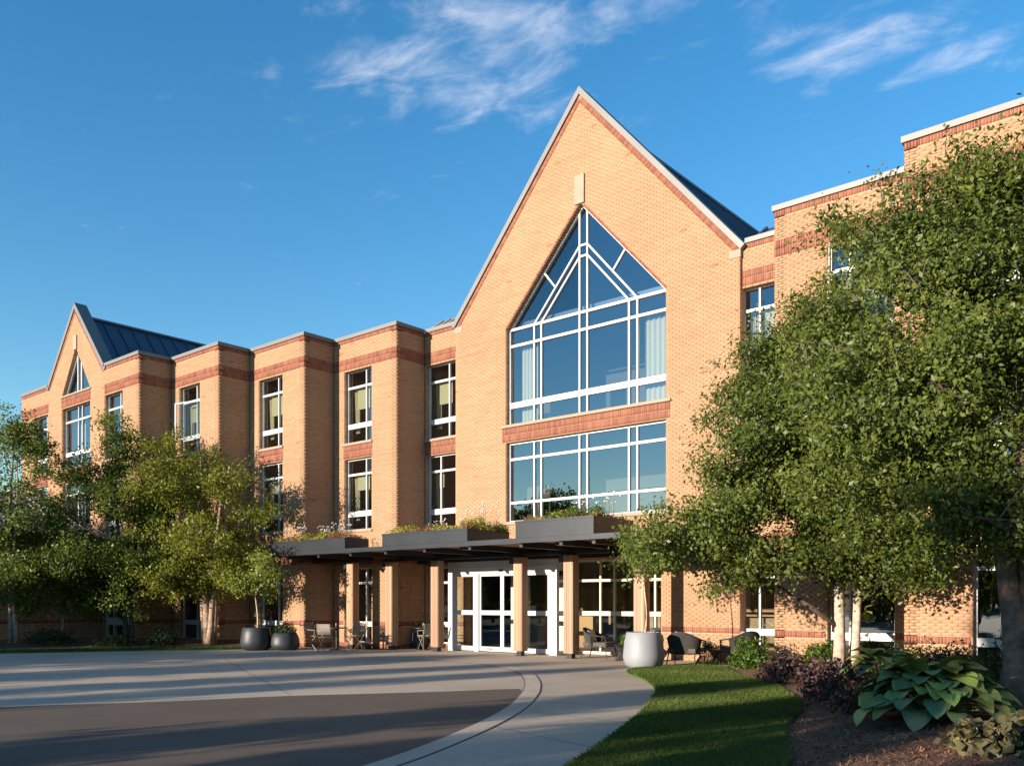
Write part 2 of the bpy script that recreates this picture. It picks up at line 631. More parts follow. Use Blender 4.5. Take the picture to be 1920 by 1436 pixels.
GUT = spline([(-5.6, -3), (-6.0, 1.5), (-6.35, 4.2), (-6.64, 5.57), (-7.11, 6.88), (-7.89, 8.61), (-8.69, 10.09), (-9.55, 11.4), (-10.2, 12.3), (-11.3, 13.65), (-12.7, 15.1), (-14.0, 16.0), (-15.5, 16.5), (-17.4, 16.7)])
gutter = tag(sheet('gutter', ribbon(GUT, 0.012, .30), .010, 'concrete_light'), kind='structure')
sheet('expansion_joint', ribbon(GUT, .30, .316), .006, 'joint', parent=gutter)
sheet('asphalt_seam', ribbon(GUT[:len(ASPH_R) + 2], -.008, .012), .0075, 'joint', parent=gutter)
sheet('expansion_joint', ribbon(GUT[len(ASPH_R):], -.012, .012), .0075, 'joint', parent=gutter)
paving = tag(empty('saw_cuts'), kind='structure')
for i, ln in enumerate([[(-10.3, 12.4), (-11.02, 17.4)], [(-14.0, 16.0), (-13.0, 19.8)], [(-16.9, 11.0), (-17.4, 16.7)], [(-21.5, 9), (-20.0, 16.6), (-19.6, 19.6)],
                        [(-26.5, 13.9), (-17.4, 16.7)], [(-7.45, 8.4), (-5.5, 7.9)], [(-8.9, 11.0), (-7.0, 11.2)], [(-12.6, 9.0), (-16.9, 11.0), (-22, 13.5)], [(-22.0, 18.4), (-10.9, 18.4)], [(-24.0, 12.0), (-23.4, 16.2)], [(-25.2, 10.0), (-12.0, 15.6)], [(-6.45, 5.6), (-4.75, 5.9)], [(-9.7, 13.3), (-8.9, 14.4)], [(-8.1, 9.9), (-6.3, 9.8)], [(-27.6, 12.0), (-19.0, 5.0)], [(-17.6, 17.2), (-17.2, 19.6)], [(-15.0, 17.0), (-14.9, 19.6)]]):
    sheet('saw_cut', ribbon(ln, -.006, .006), .0035, 'joint', parent=paving)

LAWN = EDGE + EDGE_R
lawn = tag(sheet('lawn', LAWN, .035, 'lawn_soil', thick=.1), kind='structure')
strip = tag(sheet('lawn_strip', LEFT[:-6] + LEFT_B[:-6][::-1], .035, 'lawn_soil', thick=.1), kind='structure')
tag(strip, 'narrow dark green lawn strip along the left planting bed', kind='structure')


def dist_line(x, y, line):
    best = np.full(x.shape, 1e9)
    for (ax, ay), (bx, by) in zip(line[:-1], line[1:]):
        dx, dy = bx - ax, by - ay
        t = np.clip(((x - ax) * dx + (y - ay) * dy) / (dx * dx + dy * dy + 1e-12), 0, 1)
        best = np.minimum(best, np.hypot(x - ax - t * dx, y - ay - t * dy))
    return best


BED_R = EDGE_R + [(-9.6, 19.75), (-8.8, 21.3), (8, 21.3), (8, -6)]
BED_L = LEFT_B + [(-25.9, 19.0), (-46, 19), (-46, 7)]


def bed_height(x, y, poly, line, hmax, run):
    d = dist_line(x, y, line)
    ins = inside(poly, x, y)
    hgt = hmax * np.clip(d / run, 0, 1) ** .8 + .02 + .018 * np.sin(x * 3.1) * np.cos(y * 2.7)
    return np.where(ins, hgt, -.12 * np.clip(d / .2, 0, 1) + .01)


def bed(name, x0, x1, y0, y1, step, poly, line, hmax, run, label):
    xs, ys = np.arange(x0, x1 + .001, step), np.arange(y0, y1 + .001, step)
    X, Y = np.meshgrid(xs, ys)
    Z = bed_height(X, Y, poly, line, hmax, run)
    v = np.stack([X, Y, Z], -1).reshape(-1, 3)
    ny, nx = X.shape
    i = np.arange(nx * ny).reshape(ny, nx)
    q = np.stack([i[:-1, :-1], i[:-1, 1:], i[1:, 1:], i[1:, :-1]], -1).reshape(-1, 4)
    me = np_mesh(name, v, q)
    o = link(name, me, 'mulch', smooth=True)
    return tag(o, label, kind='structure')


bed('mulch_bed', -11.5, 6, -2, 20.6, .2, BED_R, EDGE_R, .24, 2.2, 'brown bark mulch bed curving along the lawn on the right')
bed('mulch_bed', -36, -25.2, 6, 18.6, .25, BED_L, LEFT_B, .16, 1.6, 'shaded bark mulch bed under the birches on the left')


def zr(x, y):
    return float(bed_height(np.array([x]), np.array([y]), BED_R, EDGE_R, .24, 2.2)[0])


def zl(x, y):
    return float(bed_height(np.array([x]), np.array([y]), BED_L, LEFT_B, .16, 1.6)[0])


# ------------------------------------------------------------------ brickwork
class Bricks:
    def __init__(self):
        self.rows = []

    def add(self, P, U, V, N, u0, u1, v0, v1, r, out=0.0):
        self.rows.append((*P, *U, *V, *N, u0, u1, v0, v1, r, out))

    def build(self, name, material, parent):
        if not self.rows:
            return None
        a = np.array(self.rows)
        P, U, V, N = a[:, 0:3], a[:, 3:6], a[:, 6:9], a[:, 9:12]
        u0, u1, v0, v1, r, out = [a[:, i:i + 1] for i in range(12, 18)]
        f = N * (.0018 + out * .5)
        b = N * -.02
        vs = []
        for uu, vv in ((u0, v0), (u1, v0), (u1, v1), (u0, v1)):
            vs.append(P + U * uu + V * vv + f)
        for uu, vv in ((u0, v0), (u1, v0), (u1, v1), (u0, v1)):
            vs.append(P + U * uu + V * vv + b)
        n = len(a)
        verts = np.stack(vs, 1).reshape(-1, 3)
        o = (np.arange(n) * 8)[:, None]
        quads = np.stack([o + np.array([q]) for q in ((0, 1, 2, 3), (0, 4, 5, 1), (1, 5, 6, 2), (2, 6, 7, 3), (3, 7, 4, 0))], 1).reshape(-1, 4)
        me = np_mesh(name, verts, quads, np.repeat(r.ravel(), 5))
        ob = link(name, me, material, parent)
        ob['kind'] = 'stuff'
        return ob


CO, BL, JT = .0610, .203, .006


def sub(iv, a, b):
    out = []
    for s, e in iv:
        if b <= s or a >= e:
            out.append((s, e))
        else:
            if a > s:
                out.append((s, a))
            if b < e:
                out.append((b, e))
    return out


Zv = (0, 0, 1)


def streak(k, j):
    return 0


def wall(parent, P, U, N, width, z1, openings=(), bands=(), clip=None, holes=None, z0=0.0, depth=.25, reveal=.15, top_cap=True):
    """one brick face: mortar backing ('wall') with laid bricks and soldier courses as its pieces.
    openings: (u0,u1,z0,z1). bands: (u0,u1,z0,z1,rows). clip(z)->(a,b), holes(z)->[(a,b)] for gables."""
    P, U, N = np.array(P, float), np.array(U, float), np.array(N, float)
    field, red = Bricks(), Bricks()
    nc = int(math.ceil((z1 - z0) / CO))

    def ivs(z, bnd=True):
        a, b = clip(z) if clip else (0, width)
        if b - a < .03:
            return []
        iv = [(a, b)]
        for (p, q, s, t) in openings:
            if s < z < t:
                iv = sub(iv, p, q)
        if holes:
            for p, q in holes(z):
                iv = sub(iv, p, q)
        if bnd:
            for bd in bands:
                if bd[2] < z < bd[3]:
                    iv = sub(iv, bd[0], bd[1])
        return iv

    for c in range(nc):
        za, zb = z0 + c * CO, min(z0 + (c + 1) * CO, z1)
        zm = (za + zb) / 2
        off = (c % 2) * BL / 2 + (c // 2 % 3) * .002
        runv = random.random()
        for s, e in ivs(zm):
            k = math.floor((s - off) / BL)
            while True:
                b0 = off + k * BL
                if b0 >= e:
                    break
                x0, x1 = max(b0 + JT / 2, s), min(b0 + BL - JT / 2, e)
                if x1 - x0 > .02:
                    if random.random() < .45:
                        runv = random.random()
                    r = min(1, max(0, .5 + (runv - .5) * .42 + random.gauss(0, .055) - (.42 if random.random() < .006 else 0)))
                    field.add(P, U, Zv, N, x0, x1, za + JT / 2, zb - JT / 2, r, random.uniform(0, .0025))
                k += 1
    for (a, b, s, t, rows) in bands:
        hh = (t - s) / rows
        n = max(1, round((b - a) / CO))
        w = (b - a) / n
        for rr in range(rows):
            for k in range(n):
                zm = s + (rr + .5) * hh
                blocked = any(p < a + (k + .5) * w < q and s2 < zm < t2 for p, q, s2, t2 in openings)
                if not blocked:
                    red.add(P, U, Zv, N, a + k * w + .004, a + (k + 1) * w - .004, s + rr * hh + .005, s + (rr + 1) * hh - .005, random.random(), random.uniform(.003, .007))
    # reveals of the openings
    for (p, q, s, t) in openings:
        n = int(round((t - s) / CO))
        for k in range(n):
            for e, du in ((p, 1), (q, -1)):
                field.add(P + U * e, -N, Zv, U * du, .012, reveal, s + k * CO + .004, s + (k + 1) * CO - .004, random.random() * .8)
    # backing
    zs = sorted({z0, z1, *[z for o in openings for z in o[2:4] if z0 < z < z1]})
    if clip or holes:
        zs = sorted(set(zs) | {z0 + c * CO for c in range(nc + 1)})
    mb = MB()
    run = {}

    def flush(key, zt):
        a, b = key
        zb_ = run.pop(key)
        p0 = P + U * a
        poly = [p0, P + U * b, P + U * b - N * depth, p0 - N * depth]
        mb.prism([(x[0], x[1], zb_) for x in poly], (0, 0, zt - zb_))

    for za, zb in zip(zs[:-1], zs[1:]):
        keys = [(round(a, 4), round(b, 4)) for a, b in ivs((za + zb) / 2, False)]
        for k in list(run):
            if k not in keys:
                flush(k, za)
        for k in keys:
            run.setdefault(k, za)
    for k in list(run):
        flush(k, zs[-1])
    w = mb.build('wall', 'mortar', parent)
    field.build('brickwork', 'brick', w)
    red.build('soldier_course', 'brick_red', w)
    return w


# ------------------------------------------------------------------ windows
def window(parent, x0, x1, z0, z1, Y, vs=(), hs=(), rec=.15, fr=.048, vw=.045, frame='frame', glass='glass', sill=True, name='window', depth=.09):
    """vs: x of the mullions; hs: (centre z, thickness)."""
    yf = Y + rec
    mb = MB()
    mb.box(x0, x0 + fr, yf, yf + depth, z0, z1).box(x1 - fr, x1, yf, yf + depth, z0, z1)
    mb.box(x0, x1, yf - .003, yf + depth - .003, z0, z0 + fr).box(x0, x1, yf - .003, yf + depth - .003, z1 - fr, z1)
    for x in vs:
        mb.box(x - vw / 2, x + vw / 2, yf + .003, yf + depth + .002, z0 + .01, z1 - .01)
    for zc_, th in hs:
        mb.box(x0 + .01, x1 - .01, yf - .001, yf + depth - .006, zc_ - th / 2, zc_ + th / 2)
    w = mb.build(name, frame, parent)
    xb = [x0 + fr / 2] + sorted(vs) + [x1 - fr / 2]
    zb = [z0 + fr / 2] + sorted(h[0] for h in hs) + [z1 - fr / 2]
    for i in range(len(xb) - 1):
        for j in range(len(zb) - 1):
            pn = unit_box('pane', glass, w, xb[i], xb[i + 1], yf + .045, yf + .051, zb[j], zb[j + 1])
            pn.rotation_euler = (random.gauss(0, .0030), 0, random.gauss(0, .0035))
    if sill:
        unit_box('sill', 'stone', w, x0 - .12, x1 + .04, Y - .05, yf + .05, z0 - .075, z0 - .003)
    return w


def curtain(parent, x0, x1, z0, z1, y, material='curtain', lean=0.0, waves=5, name='curtain'):
    n = waves * 6
    vs, fs = [], []
    for i in range(n + 1):
        t = i / n
        dy = .035 * math.sin(t * waves * 2 * PI)
        for j, (z, l) in enumerate(((z0, lean), (z1, 0))):
            vs.append((x0 + (x1 - x0) * t + l * (1 - t), y + dy, z))
    m = MB()
    m.v = vs
    m.f = [(2 * i, 2 * i + 2, 2 * i + 3, 2 * i + 1) for i in range(n)]
    return m.build(name, material, parent, True)


# ------------------------------------------------------------------ the building
BLD = tag(empty('brick_building', (0, 0, 0)), 'three-storey buff brick building with a tall glazed gable and red brick bands', 'building')
FX, FN = (1, 0, 0), (0, -1, 0)
ZT = 10.78
L0, L1, L2, L3, CE = (-42.74, -31.9, 16.03), (-31.9, -28.6, 17.32), (-28.6, -25.3, 18.61), (-25.3, -22.0, 19.90), (-22.0, -8.8, 21.2)
R1, R2, R3, R4 = (-8.8, -5.5, 19.90), (-5.5, -2.2, 18.61), (-2.2, 1.1, 17.32), (1.1, 11.9, 16.03)
W3, W2, W1 = (7.11, 9.66), (4.06, 6.56), (.15, 2.75)
H3, H2, H1 = [(9.08, .075), (7.72, .17)], [(6.02, .075), (4.64, .19)], [(2.22, .075), (.80, .17)]


def bands_for(width, wins):
    b = [(0, width, 10.63, ZT, 1), (0, width, 9.69, 10.09, 2), (0, width, .75, .91, 1), (0, width, 2.84, 3.24, 2), (0, width, 0.0, .15, 1)]
    for a, c in wins:
        b.append((a - .04, c + .04, 6.57, 7.035, 2))
    return b


def coping(parent, x0, x1, y0, y1, z=ZT):
    unit_box('coping', 'coping', parent, x0, x1, y0, y1, z, z + .125)


def bay(unit, wins, floors=(1, 2, 3), extra=()):
    x0, x1, Y = unit
    ops = []
    for a, b in wins:
        ops += [(a - x0, b - x0, *z) for i, z in ((1, W1), (2, W2), (3, W3)) if i in floors]
    ops += list(extra)
    return wall(BLD, (x0, Y, 0), FX, FN, x1 - x0, ZT, ops, bands_for(x1 - x0, [(a - x0, b - x0) for a, b in wins]))


def shelf_joint(unit, wins, z=6.55):
    x0, x1, Y = unit
    edges = [x0 + .01] + [e for w in wins for e in w] + [x1 - .01]
    for a, b in zip(edges[::2], edges[1::2]):
        if b - a > .1:
            unit_box('shelf_joint', 'joint_tan', BLD, a, b, Y - .0045, Y + .01, z, z + .011)


def side(X, y0, y1, sgn):
    """return wall at X between y0 and y1; sgn=+1 faces +X"""
    if sgn > 0:
        return wall(BLD, (X, y0, 0), (0, 1, 0), (1, 0, 0), y1 - y0, ZT, (), bands_for(y1 - y0, []))
    return wall(BLD, (X, y1, 0), (0, -1, 0), (-1, 0, 0), y1 - y0, ZT, (), bands_for(y1 - y0, []))


def unit_windows(x0, x1, Y, flip=False, deco=0, floors=(1, 2, 3), mull=None):
    m = {i: (x1 - .46 if not flip else x0 + .46) for i in (1, 2, 3)}
    if mull:
        m.update(mull)
    for i, z, hs in ((3, W3, H3), (2, W2, H2), (1, W1, H1)):
        if i not in floors:
            continue
        w = window(BLD, x0, x1, z[0], z[1], Y, [m[i]], hs, sill=(i != 1))
        if i == 1:
            continue
        if deco:
            zt, zb = hs[0][0] - .04, hs[1][0] + .1
            a = x0 + .08
            bx0, bx1 = (a + .25, m[i] - .03) if not flip else (m[i] + .03, x1 - .3)
            drop = .58 if (deco + i) % 3 else .40
            unit_box('blind', 'blind', w, bx0, bx1, Y + .34, Y + .35, zt - (zt - zb) * drop, zt + .02)
            curtain(w, x0 + .06, x0 + .36, zb - .3, zt + .05, Y + .42, lean=.10)
            curtain(w, x1 - .34, x1 - .05, zb - .3, zt + .05, Y + .42, 'curtain')
            if deco == 2:
                curtain(w, m[i] - .35, m[i] - .05, zb - .3, zt - .3, Y + .46, 'sheer', waves=3)


# left bays stepping back towards the entrance
bay(L1, [(-31.32, -29.85)])
bay(L2, [(-28.02, -26.55)])
bay(L3, [(-24.72, -23.25)])
shelf_joint(L1, [(-31.4, -29.77)])
shelf_joint(L2, [(-28.1, -26.47)])
shelf_joint(L3, [(-24.8, -23.17)])
shelf_joint(R1, [(-7.63, -6.0)])
shelf_joint(R2, [(-4.33, -2.7)])
shelf_joint((-20.41, -10.27, 21.10), [(-18.38, -12.28)])
shelf_joint((-20.41, -10.27, 21.10), [(-18.38, -12.28)], 9.62)
unit_windows(-31.32, -29.85, L1[2], deco=2)
unit_windows(-28.02, -26.55, L2[2], deco=1)
unit_windows(-24.72, -23.25, L3[2], deco=1)
side(-31.9, 16.03, 17.32, 1)
side(-28.6, 17.32, 18.61, 1)
side(-25.3, 18.61, 19.90, 1)
side(-22.0, 19.90, 21.20, 1)
# right bays stepping forward
bay(R1, [(-7.55, -6.08)])
bay(R2, [(-4.25, -2.78)])
bay(R3, [(-.95, .52)])
bay(R4, [(2.36, 3.83), (5.2, 7.8), (9.2, 10.67)])
unit_windows(-7.55, -6.08, R1[2], True, deco=1)
unit_windows(-4.25, -2.78, R2[2], True, deco=1)
unit_windows(-.95, .52, R3[2], True)
for a_, b_ in ((2.36, 3.83), (5.2, 7.8), (9.2, 10.67)):
    unit_windows(a_, b_, R4[2], True)
side(-8.8, 19.90, 21.20, -1)
side(-5.5, 18.61, 19.90, -1)
side(-2.2, 17.32, 18.61, -1)
side(1.1, 16.03, 17.32, -1)
unit_box('wall', 'brick_red', BLD, 11.65, 11.9, 16.3, 36, 0, 10.6)
# pockets either side of the gable
wall(BLD, (-22.0, 21.2, 0), FX, FN, 1.75, ZT, [(.06, 1.50, *W1), (.06, 1.50, *W2), (.06, 1.50, *W3)], bands_for(1.75, [(.06, 1.5)]))
wall(BLD, (-10.55, 21.2, 0), FX, FN, 1.75, ZT, [(.25, 1.69, *W1), (.25, 1.69, *W2), (.25, 1.69, *W3)], bands_for(1.75, [(.25, 1.69)]))
unit_windows(-21.94, -20.50, 21.2, deco=1, mull={2: -21.36})
unit_windows(-10.30, -8.86, 21.2, True, deco=1)

# open casement on the third floor of the second bay
sash = MB()
for a, b, c, d in ((0, 1.36, 0, .045), (0, 1.36, 1.355, 1.40), (0, .045, .045, 1.355), (1.315, 1.36, .045, 1.355)):
    sash.box(a - 1.36, b - 1.36, -.02, .02, c, d)
sw = sash.build('casement_sash', 'frame', BLD)
sw.location = (-29.88, 17.40, 7.62)
sw.rotation_euler = (0, 0, math.radians(13))
unit_box('pane', 'glass_clear', sw, -1.31, -.05, -.004, .004, .05, 1.35)

# --- the entrance gable
GX, GHW, GZ0, GZ1 = -15.34, 5.08, 10.66, 16.50
GY = 21.10
gx0 = GX - GHW
SL = (GZ1 - GZ0) / GHW
WX0, WX1 = -18.22, -12.44
WS, WA = 10.12, 13.32
SLW = (WA - WS) / ((WX1 - WX0) / 2)


def gclip(z):
    if z <= GZ0:
        return (0, 2 * GHW)
    h = GHW - (z - GZ0) / SL
    return (GHW - h, GHW + h)


def ghole(z):
    if W3[0] < z < WS:
        return [(WX0 - gx0, WX1 - gx0)]
    if WS <= z < WA:
        h = (WX1 - WX0) / 2 - (z - WS) / SLW
        c = (WX0 + WX1) / 2 - gx0
        return [(c - h, c + h)]
    return []


gable = wall(BLD, (gx0, GY, 0), FX, FN, 2 * GHW, GZ1, [(WX0 - gx0, WX1 - gx0, 4.06, 6.57), (-20.02 - gx0, WX1 - .15 - gx0, 0, 2.85)],
             [(WX0 - .14 - gx0, WX1 + .14 - gx0, 6.58, 7.03, 2), (0, 2 * GHW, .75, .91, 1), (0, 2 * GHW, 2.86, 3.25, 2)], clip=gclip, holes=ghole, depth=.34)
# left and right cheeks of the gable where it stands proud
for X, N in ((gx0, -1), (gx0 + 2 * GHW, 1)):
    pass
rk = Bricks()
for s in (-1, 1):
    L = math.hypot(GHW, GZ1 - GZ0)
    ux, uz = GHW / L, (GZ1 - GZ0) / L
    n = int(L / CO)
    U = (s * ux * -1, 0, uz)
    P = (GX + s * GHW, GY, GZ0)
    V = (s * -uz, 0, -ux)
    for k in range(n - 1):
        rk.add(P, U, V, FN, k * CO + .004, (k + 1) * CO - .004, -.04, .165, random.random(), random.uniform(.004, .008))
    # trim along the sloping window head
    h = (WX1 - WX0) / 2
    Lw = math.hypot(h, WA - WS)
    ux2, uz2 = h / Lw, (WA - WS) / Lw
    cx = (WX0 + WX1) / 2
    P2 = (cx + s * h, GY, WS)
    U2 = (s * ux2 * -1, 0, uz2)
    V2 = (s * uz2, 0, ux2)
    for k in range(int(Lw / CO) - 2):
        rk.add(P2, U2, V2, FN, k * CO + .004, (k + 1) * CO - .004, -.004, .062, random.random(), random.uniform(.006, .010))
        rk.add((P2[0], GY, P2[2]), U2, (0, 1, 0), (-V2[0], 0, -V2[2]), k * CO + .004, (k + 1) * CO - .004, .0, .17, random.random() * .6)
rk.build('soldier_course', 'brick_red', gable)
rv = Bricks()
for k in range(int((WS - W3[0]) / CO)):
    for e, du in ((WX0, 1), (WX1, -1)):
        rv.add((e, GY, W3[0]), (0, 1, 0), Zv, (du, 0, 0), .012, .16, k * CO + .004, (k + 1) * CO - .004, random.random() * .8)
rv.build('brickwork', 'brick', gable)

cp = MB()
for s in (-1, 1):
    L = math.hypot(GHW, GZ1 - GZ0)
    nx, nz = s * (GZ1 - GZ0) / L, GHW / L
    a, b = Vector((GX + s * (GHW + .03), 0, GZ0 - .035)), Vector((GX, 0, GZ1))
    t = .15
    top = b + Vector((0, 0, t / nz))
    poly = [(a.x, GY - .06, a.z), (b.x, GY - .06, b.z), (top.x, GY - .06, top.z), (a.x + nx * t, GY - .06, a.z + nz * t)]
    cp.prism(poly, (0, .52, 0))
cp.build('coping', 'coping', BLD)
for s in (-1, 1):
    unit_box('kneeler_stone', 'stone', BLD, *(sorted((GX + s * (GHW - .30), GX + s * (GHW + .02)))), GY - .02, GY + .2, GZ0 - .22, GZ0 - .02)
unit_box('keystone', 'stone', BLD, -15.50, -15.16, GY - .06, GY + .1, 13.27, 14.12)
unit_box('sill', 'stone', BLD, WX0 - .16, WX1 + .16, GY - .06, GY + .2, 7.035, 7.108)

# gable window
yf = GY + .15
gw = MB()
B = .062
c = (WX0 + WX1) / 2
h = (WX1 - WX0) / 2
PX = [c - 1.73 - .14, c - 1.73 + .14, c - .14, c + .14, c + 1.73 - .14, c + 1.73 + .14]
gw.box(WX0, WX0 + B, yf, yf + .1, W3[0], WS)
gw.box(WX1 - B, WX1, yf, yf + .1, W3[0], WS)
gw.box(WX0, WX1, yf - .003, yf + .097, W3[0], W3[0] + B)
gw.box(WX0, WX1, yf - .004, yf + .096, WS - .02, WS + .06)
gw.box(WX0 + .01, WX1 - .01, yf - .002, yf + .095, 9.58, 9.66)
gw.box(WX0 + .01, WX1 - .01, yf - .002, yf + .095, 7.66, 7.74)
gw.box(WX0 + .01, WX1 - .01, yf - .0055, yf + .094, 7.77, 7.84)
gw.box(WX0 + .01, WX1 - .01, yf + .02, yf + .09, 7.73, 7.78)
for i, x in enumerate(PX):
    zt = WS if i not in (2, 3) else WA - abs(x - c) * SLW - .06
    gw.box(x - .027, x + .027, yf + .003, yf + .101, W3[0] + .02, zt)
CHO, CHI = 12.12, 11.80
for s in (-1, 1):
    o = B / 2
    gw.bar((c + s * (h - .03), WS), (c, WA - .045), B, yf - .001, yf + .098)
    gw.bar((c + s * 1.87, WS + .03), (c + s * .14, CHO), .054, yf + .001, yf + .097)
    gw.bar((c + s * 1.59, WS + .03), (c + s * .14, CHI), .054, yf + .002, yf + .096)
    gw.bar((c + s * 1.49, 11.66), (c + s * 1.06, 11.13), .055, yf + .004, yf + .092)
gw.bar((c - .14, CHO), (c + .14, CHO), .06, yf + .0015, yf + .09)
gw.bar((c - .14, CHI), (c + .14, CHI), .06, yf + .0015, yf + .09)
GWIN = gw.build('gable_window', 'frame', BLD)
cols = [WX0 + .02] + PX + [WX1 - .02]
for i in range(7):
    for a, b in ((7.15, 7.70), (7.80, 9.62), (9.62, WS)):
        pn = unit_box('pane', 'glass_gable', GWIN, cols[i], cols[i + 1], yf + .05, yf + .056, a, b)
        pn.rotation_euler = (random.gauss(0, .003), 0, random.gauss(0, .003))


def pane_poly(pts):
    m = MB()
    m.prism([(x, yf + .05, z) for x, z in pts], (0, .006, 0))
    return m.build('pane', 'glass_gable', GWIN)


for s in (-1, 1):
    X = lambda d: c + s * d
    top = lambda d: WA - d * SLW
    cho = lambda d: CHO - (d - .14) * (CHO - WS) / 1.73
    chi = lambda d: CHI - (d - .14) * (CHI - WS) / 1.45
    pane_poly([(X(1.59), WS), (X(.14), WS), (X(.14), CHI)])
    pane_poly([(X(1.87), WS), (X(1.59), WS), (X(.14), CHI), (X(.14), CHO)])
    pane_poly([(X(h - .02), WS), (X(1.87), WS), (X(1.06), cho(1.06)), (X(1.49), top(1.49))])
    pane_poly([(X(1.49), top(1.49)), (X(1.06), cho(1.06)), (X(.14), CHO), (X(.14), top(.14))])
for a, b in ((WS, CHI), (CHI, CHO), (CHO, WA - .17)):
    unit_box('pane', 'glass_gable', GWIN, c - .14, c + .14, yf + .05, yf + .056, a, b)
curtain(GWIN, WX0 + .30, WX0 + .95, 7.1, 9.60, yf + .30, 'drape', waves=5)
curtain(GWIN, WX1 - .95, WX1 - .10, 7.1, 9.60, yf + .30, 'drape', waves=5)
# lower gable window
lw = window(BLD, WX0, WX1, 4.06, 6.57, GY, PX, [(6.05, .08), (4.68, .08)], glass='glass_gable', sill=False, fr=.06, vw=.055)
unit_box('sill', 'stone', lw, WX0 - .12, WX1 + .12, GY - .05, GY + .2, 3.985, 4.057)
# ground floor glazing under the gable
cw = window(BLD, -15.76, WX1 - .17, .03, 2.83, 21.30, [-14.86, -14.37, -13.6, -13.0], [(2.20, .075), (1.23, .13)], glass='glass_door', sill=False, fr=.08, vw=.06, name='lobby_window', frame='frame_beige')

# --- left gable unit
lx0 = L0[0]
LG, LHW, LZ0, LZ1 = -37.26, 2.60, 10.66, 13.62
LSL = (LZ1 - LZ0) / LHW
TX0, TX1, TZ0, TZ1 = -38.54, -35.90, 10.17, 12.05
TSL = (TZ1 - TZ0) / ((TX1 - TX0) / 2)


def lclip(z):
    if z <= ZT:
        return (0, L0[1] - lx0)
    hh = LHW - (z - LZ0) / LSL
    return (LG - hh - lx0, LG + hh - lx0)


def lhole(z):
    if TZ0 < z < TZ1:
        hh = (TX1 - TX0) / 2 - (z - TZ0) / TSL
        cc = (TX0 + TX1) / 2 - lx0
        return [(cc - hh, cc + hh)]
    return []


LW = [(-41.4, -39.93), (-34.65, -33.16)]
ops = []
for a, b in LW:
    ops += [(a - lx0, b - lx0, *W2), (a - lx0, b - lx0, *W3)]
ops += [(TX0 - lx0, TX1 - lx0, *W2), (TX0 - lx0, TX1 - lx0, *W3), (-34.85 - lx0, -32.25 - lx0, .15, 2.75)]
wd = L0[1] - lx0
bnds = [(0, LG - LHW - lx0, 10.63, ZT, 1), (LG + LHW - lx0, wd, 10.63, ZT, 1), (0, LG - LHW - lx0, 9.69, 10.09, 2), (LG + LHW - lx0, wd, 9.69, 10.09, 2),
        (TX0 - .05 - lx0, TX1 + .05 - lx0, 9.68, 10.10, 2), (TX0 - .05 - lx0, TX1 + .05 - lx0, 6.57, 7.03, 2), (0, wd, .75, .91, 1), (0, wd, 2.84, 3.24, 2)]
bnds += [(a - .04 - lx0, b + .04 - lx0, 6.57, 7.03, 2) for a, b in LW]
lgw = wall(BLD, (lx0, L0[2], 0), FX, FN, wd, LZ1, ops, bnds, clip=lclip, holes=lhole)
rk = Bricks()
for s in (-1, 1):
    L = math.hypot(LHW, LZ1 - LZ0)
    ux, uz = LHW / L, (LZ1 - LZ0) / L
    for k in range(int(L / CO) - 1):
        rk.add((LG + s * LHW, L0[2], LZ0), (-s * ux, 0, uz), (-s * uz, 0, -ux), FN, k * CO + .004, (k + 1) * CO - .004, -.04, .14, random.random(), .006)
rk.build('soldier_course', 'brick_red', lgw)
cp = MB()
for s in (-1, 1):
    L = math.hypot(LHW, LZ1 - LZ0)
    nx, nz = s * (LZ1 - LZ0) / L, LHW / L
    a, b = Vector((LG + s * (LHW + .03), 0, LZ0 - .035)), Vector((LG, 0, LZ1))
    t = .16
    top = b + Vector((0, 0, t / nz))
    cp.prism([(a.x, L0[2] - .05, a.z), (b.x, L0[2] - .05, b.z), (top.x, L0[2] - .05, top.z), (a.x + nx * t, L0[2] - .05, a.z + nz * t)], (0, .5, 0))
cp.build('coping', 'coping', BLD)
# parapet back of the left gable so that it reads as a thick wall
unit_box('keystone', 'stone', BLD, -37.38, -37.08, L0[2] - .05, L0[2] + .1, 11.92, 12.5)
unit_box('sill', 'stone', BLD, TX0 - .1, TX1 + .1, L0[2] - .05, L0[2] + .18, 10.105, 10.165)
tw = MB()
cc, hh = (TX0 + TX1) / 2, (TX1 - TX0) / 2
yl = L0[2] + .15
tw.box(TX0 + .05, TX1 - .05, yl, yl + .09, TZ0, TZ0 + .07)
for s in (-1, 1):
    tw.bar((cc + s * (hh - .05), TZ0 + .03), (cc, TZ1 - .06), .08, yl - .003, yl + .087)
    tw.box(cc + s * .16 - .035, cc + s * .16 + .035, yl + .003, yl + .092, TZ0 + .02, TZ1 - .28)
tri = tw.build('triangular_window', 'frame', BLD)
for s in (-1, 1):
    m = MB()
    m.prism([(cc + s * (hh - .03), yl + .05, TZ0 + .03), (cc + s * .16, yl + .05, TZ0 + .03), (cc + s * .16, yl + .05, TZ1 - .16 * TSL - .03)], (0, .006, 0))
    m.build('pane', 'glass_gable', tri)
unit_box('pane', 'glass_gable', tri, cc - .16, cc + .16, yl + .05, yl + .056, TZ0 + .03, TZ1 - .28)
for z, hs in ((W3, H3), (W2, H2)):
    w = window(BLD, TX0, TX1, z[0], z[1], L0[2], [cc - .1, cc + .25], hs, sill=True, glass='glass_gable')
    curtain(w, TX0 + .35, cc - .2, z[0], hs[0][0], L0[2] + .5, 'sheer', waves=6)
    for a, b in LW:
        window(BLD, a, b, z[0], z[1], L0[2], [b - .46], hs, sill=True, glass='glass_gable')
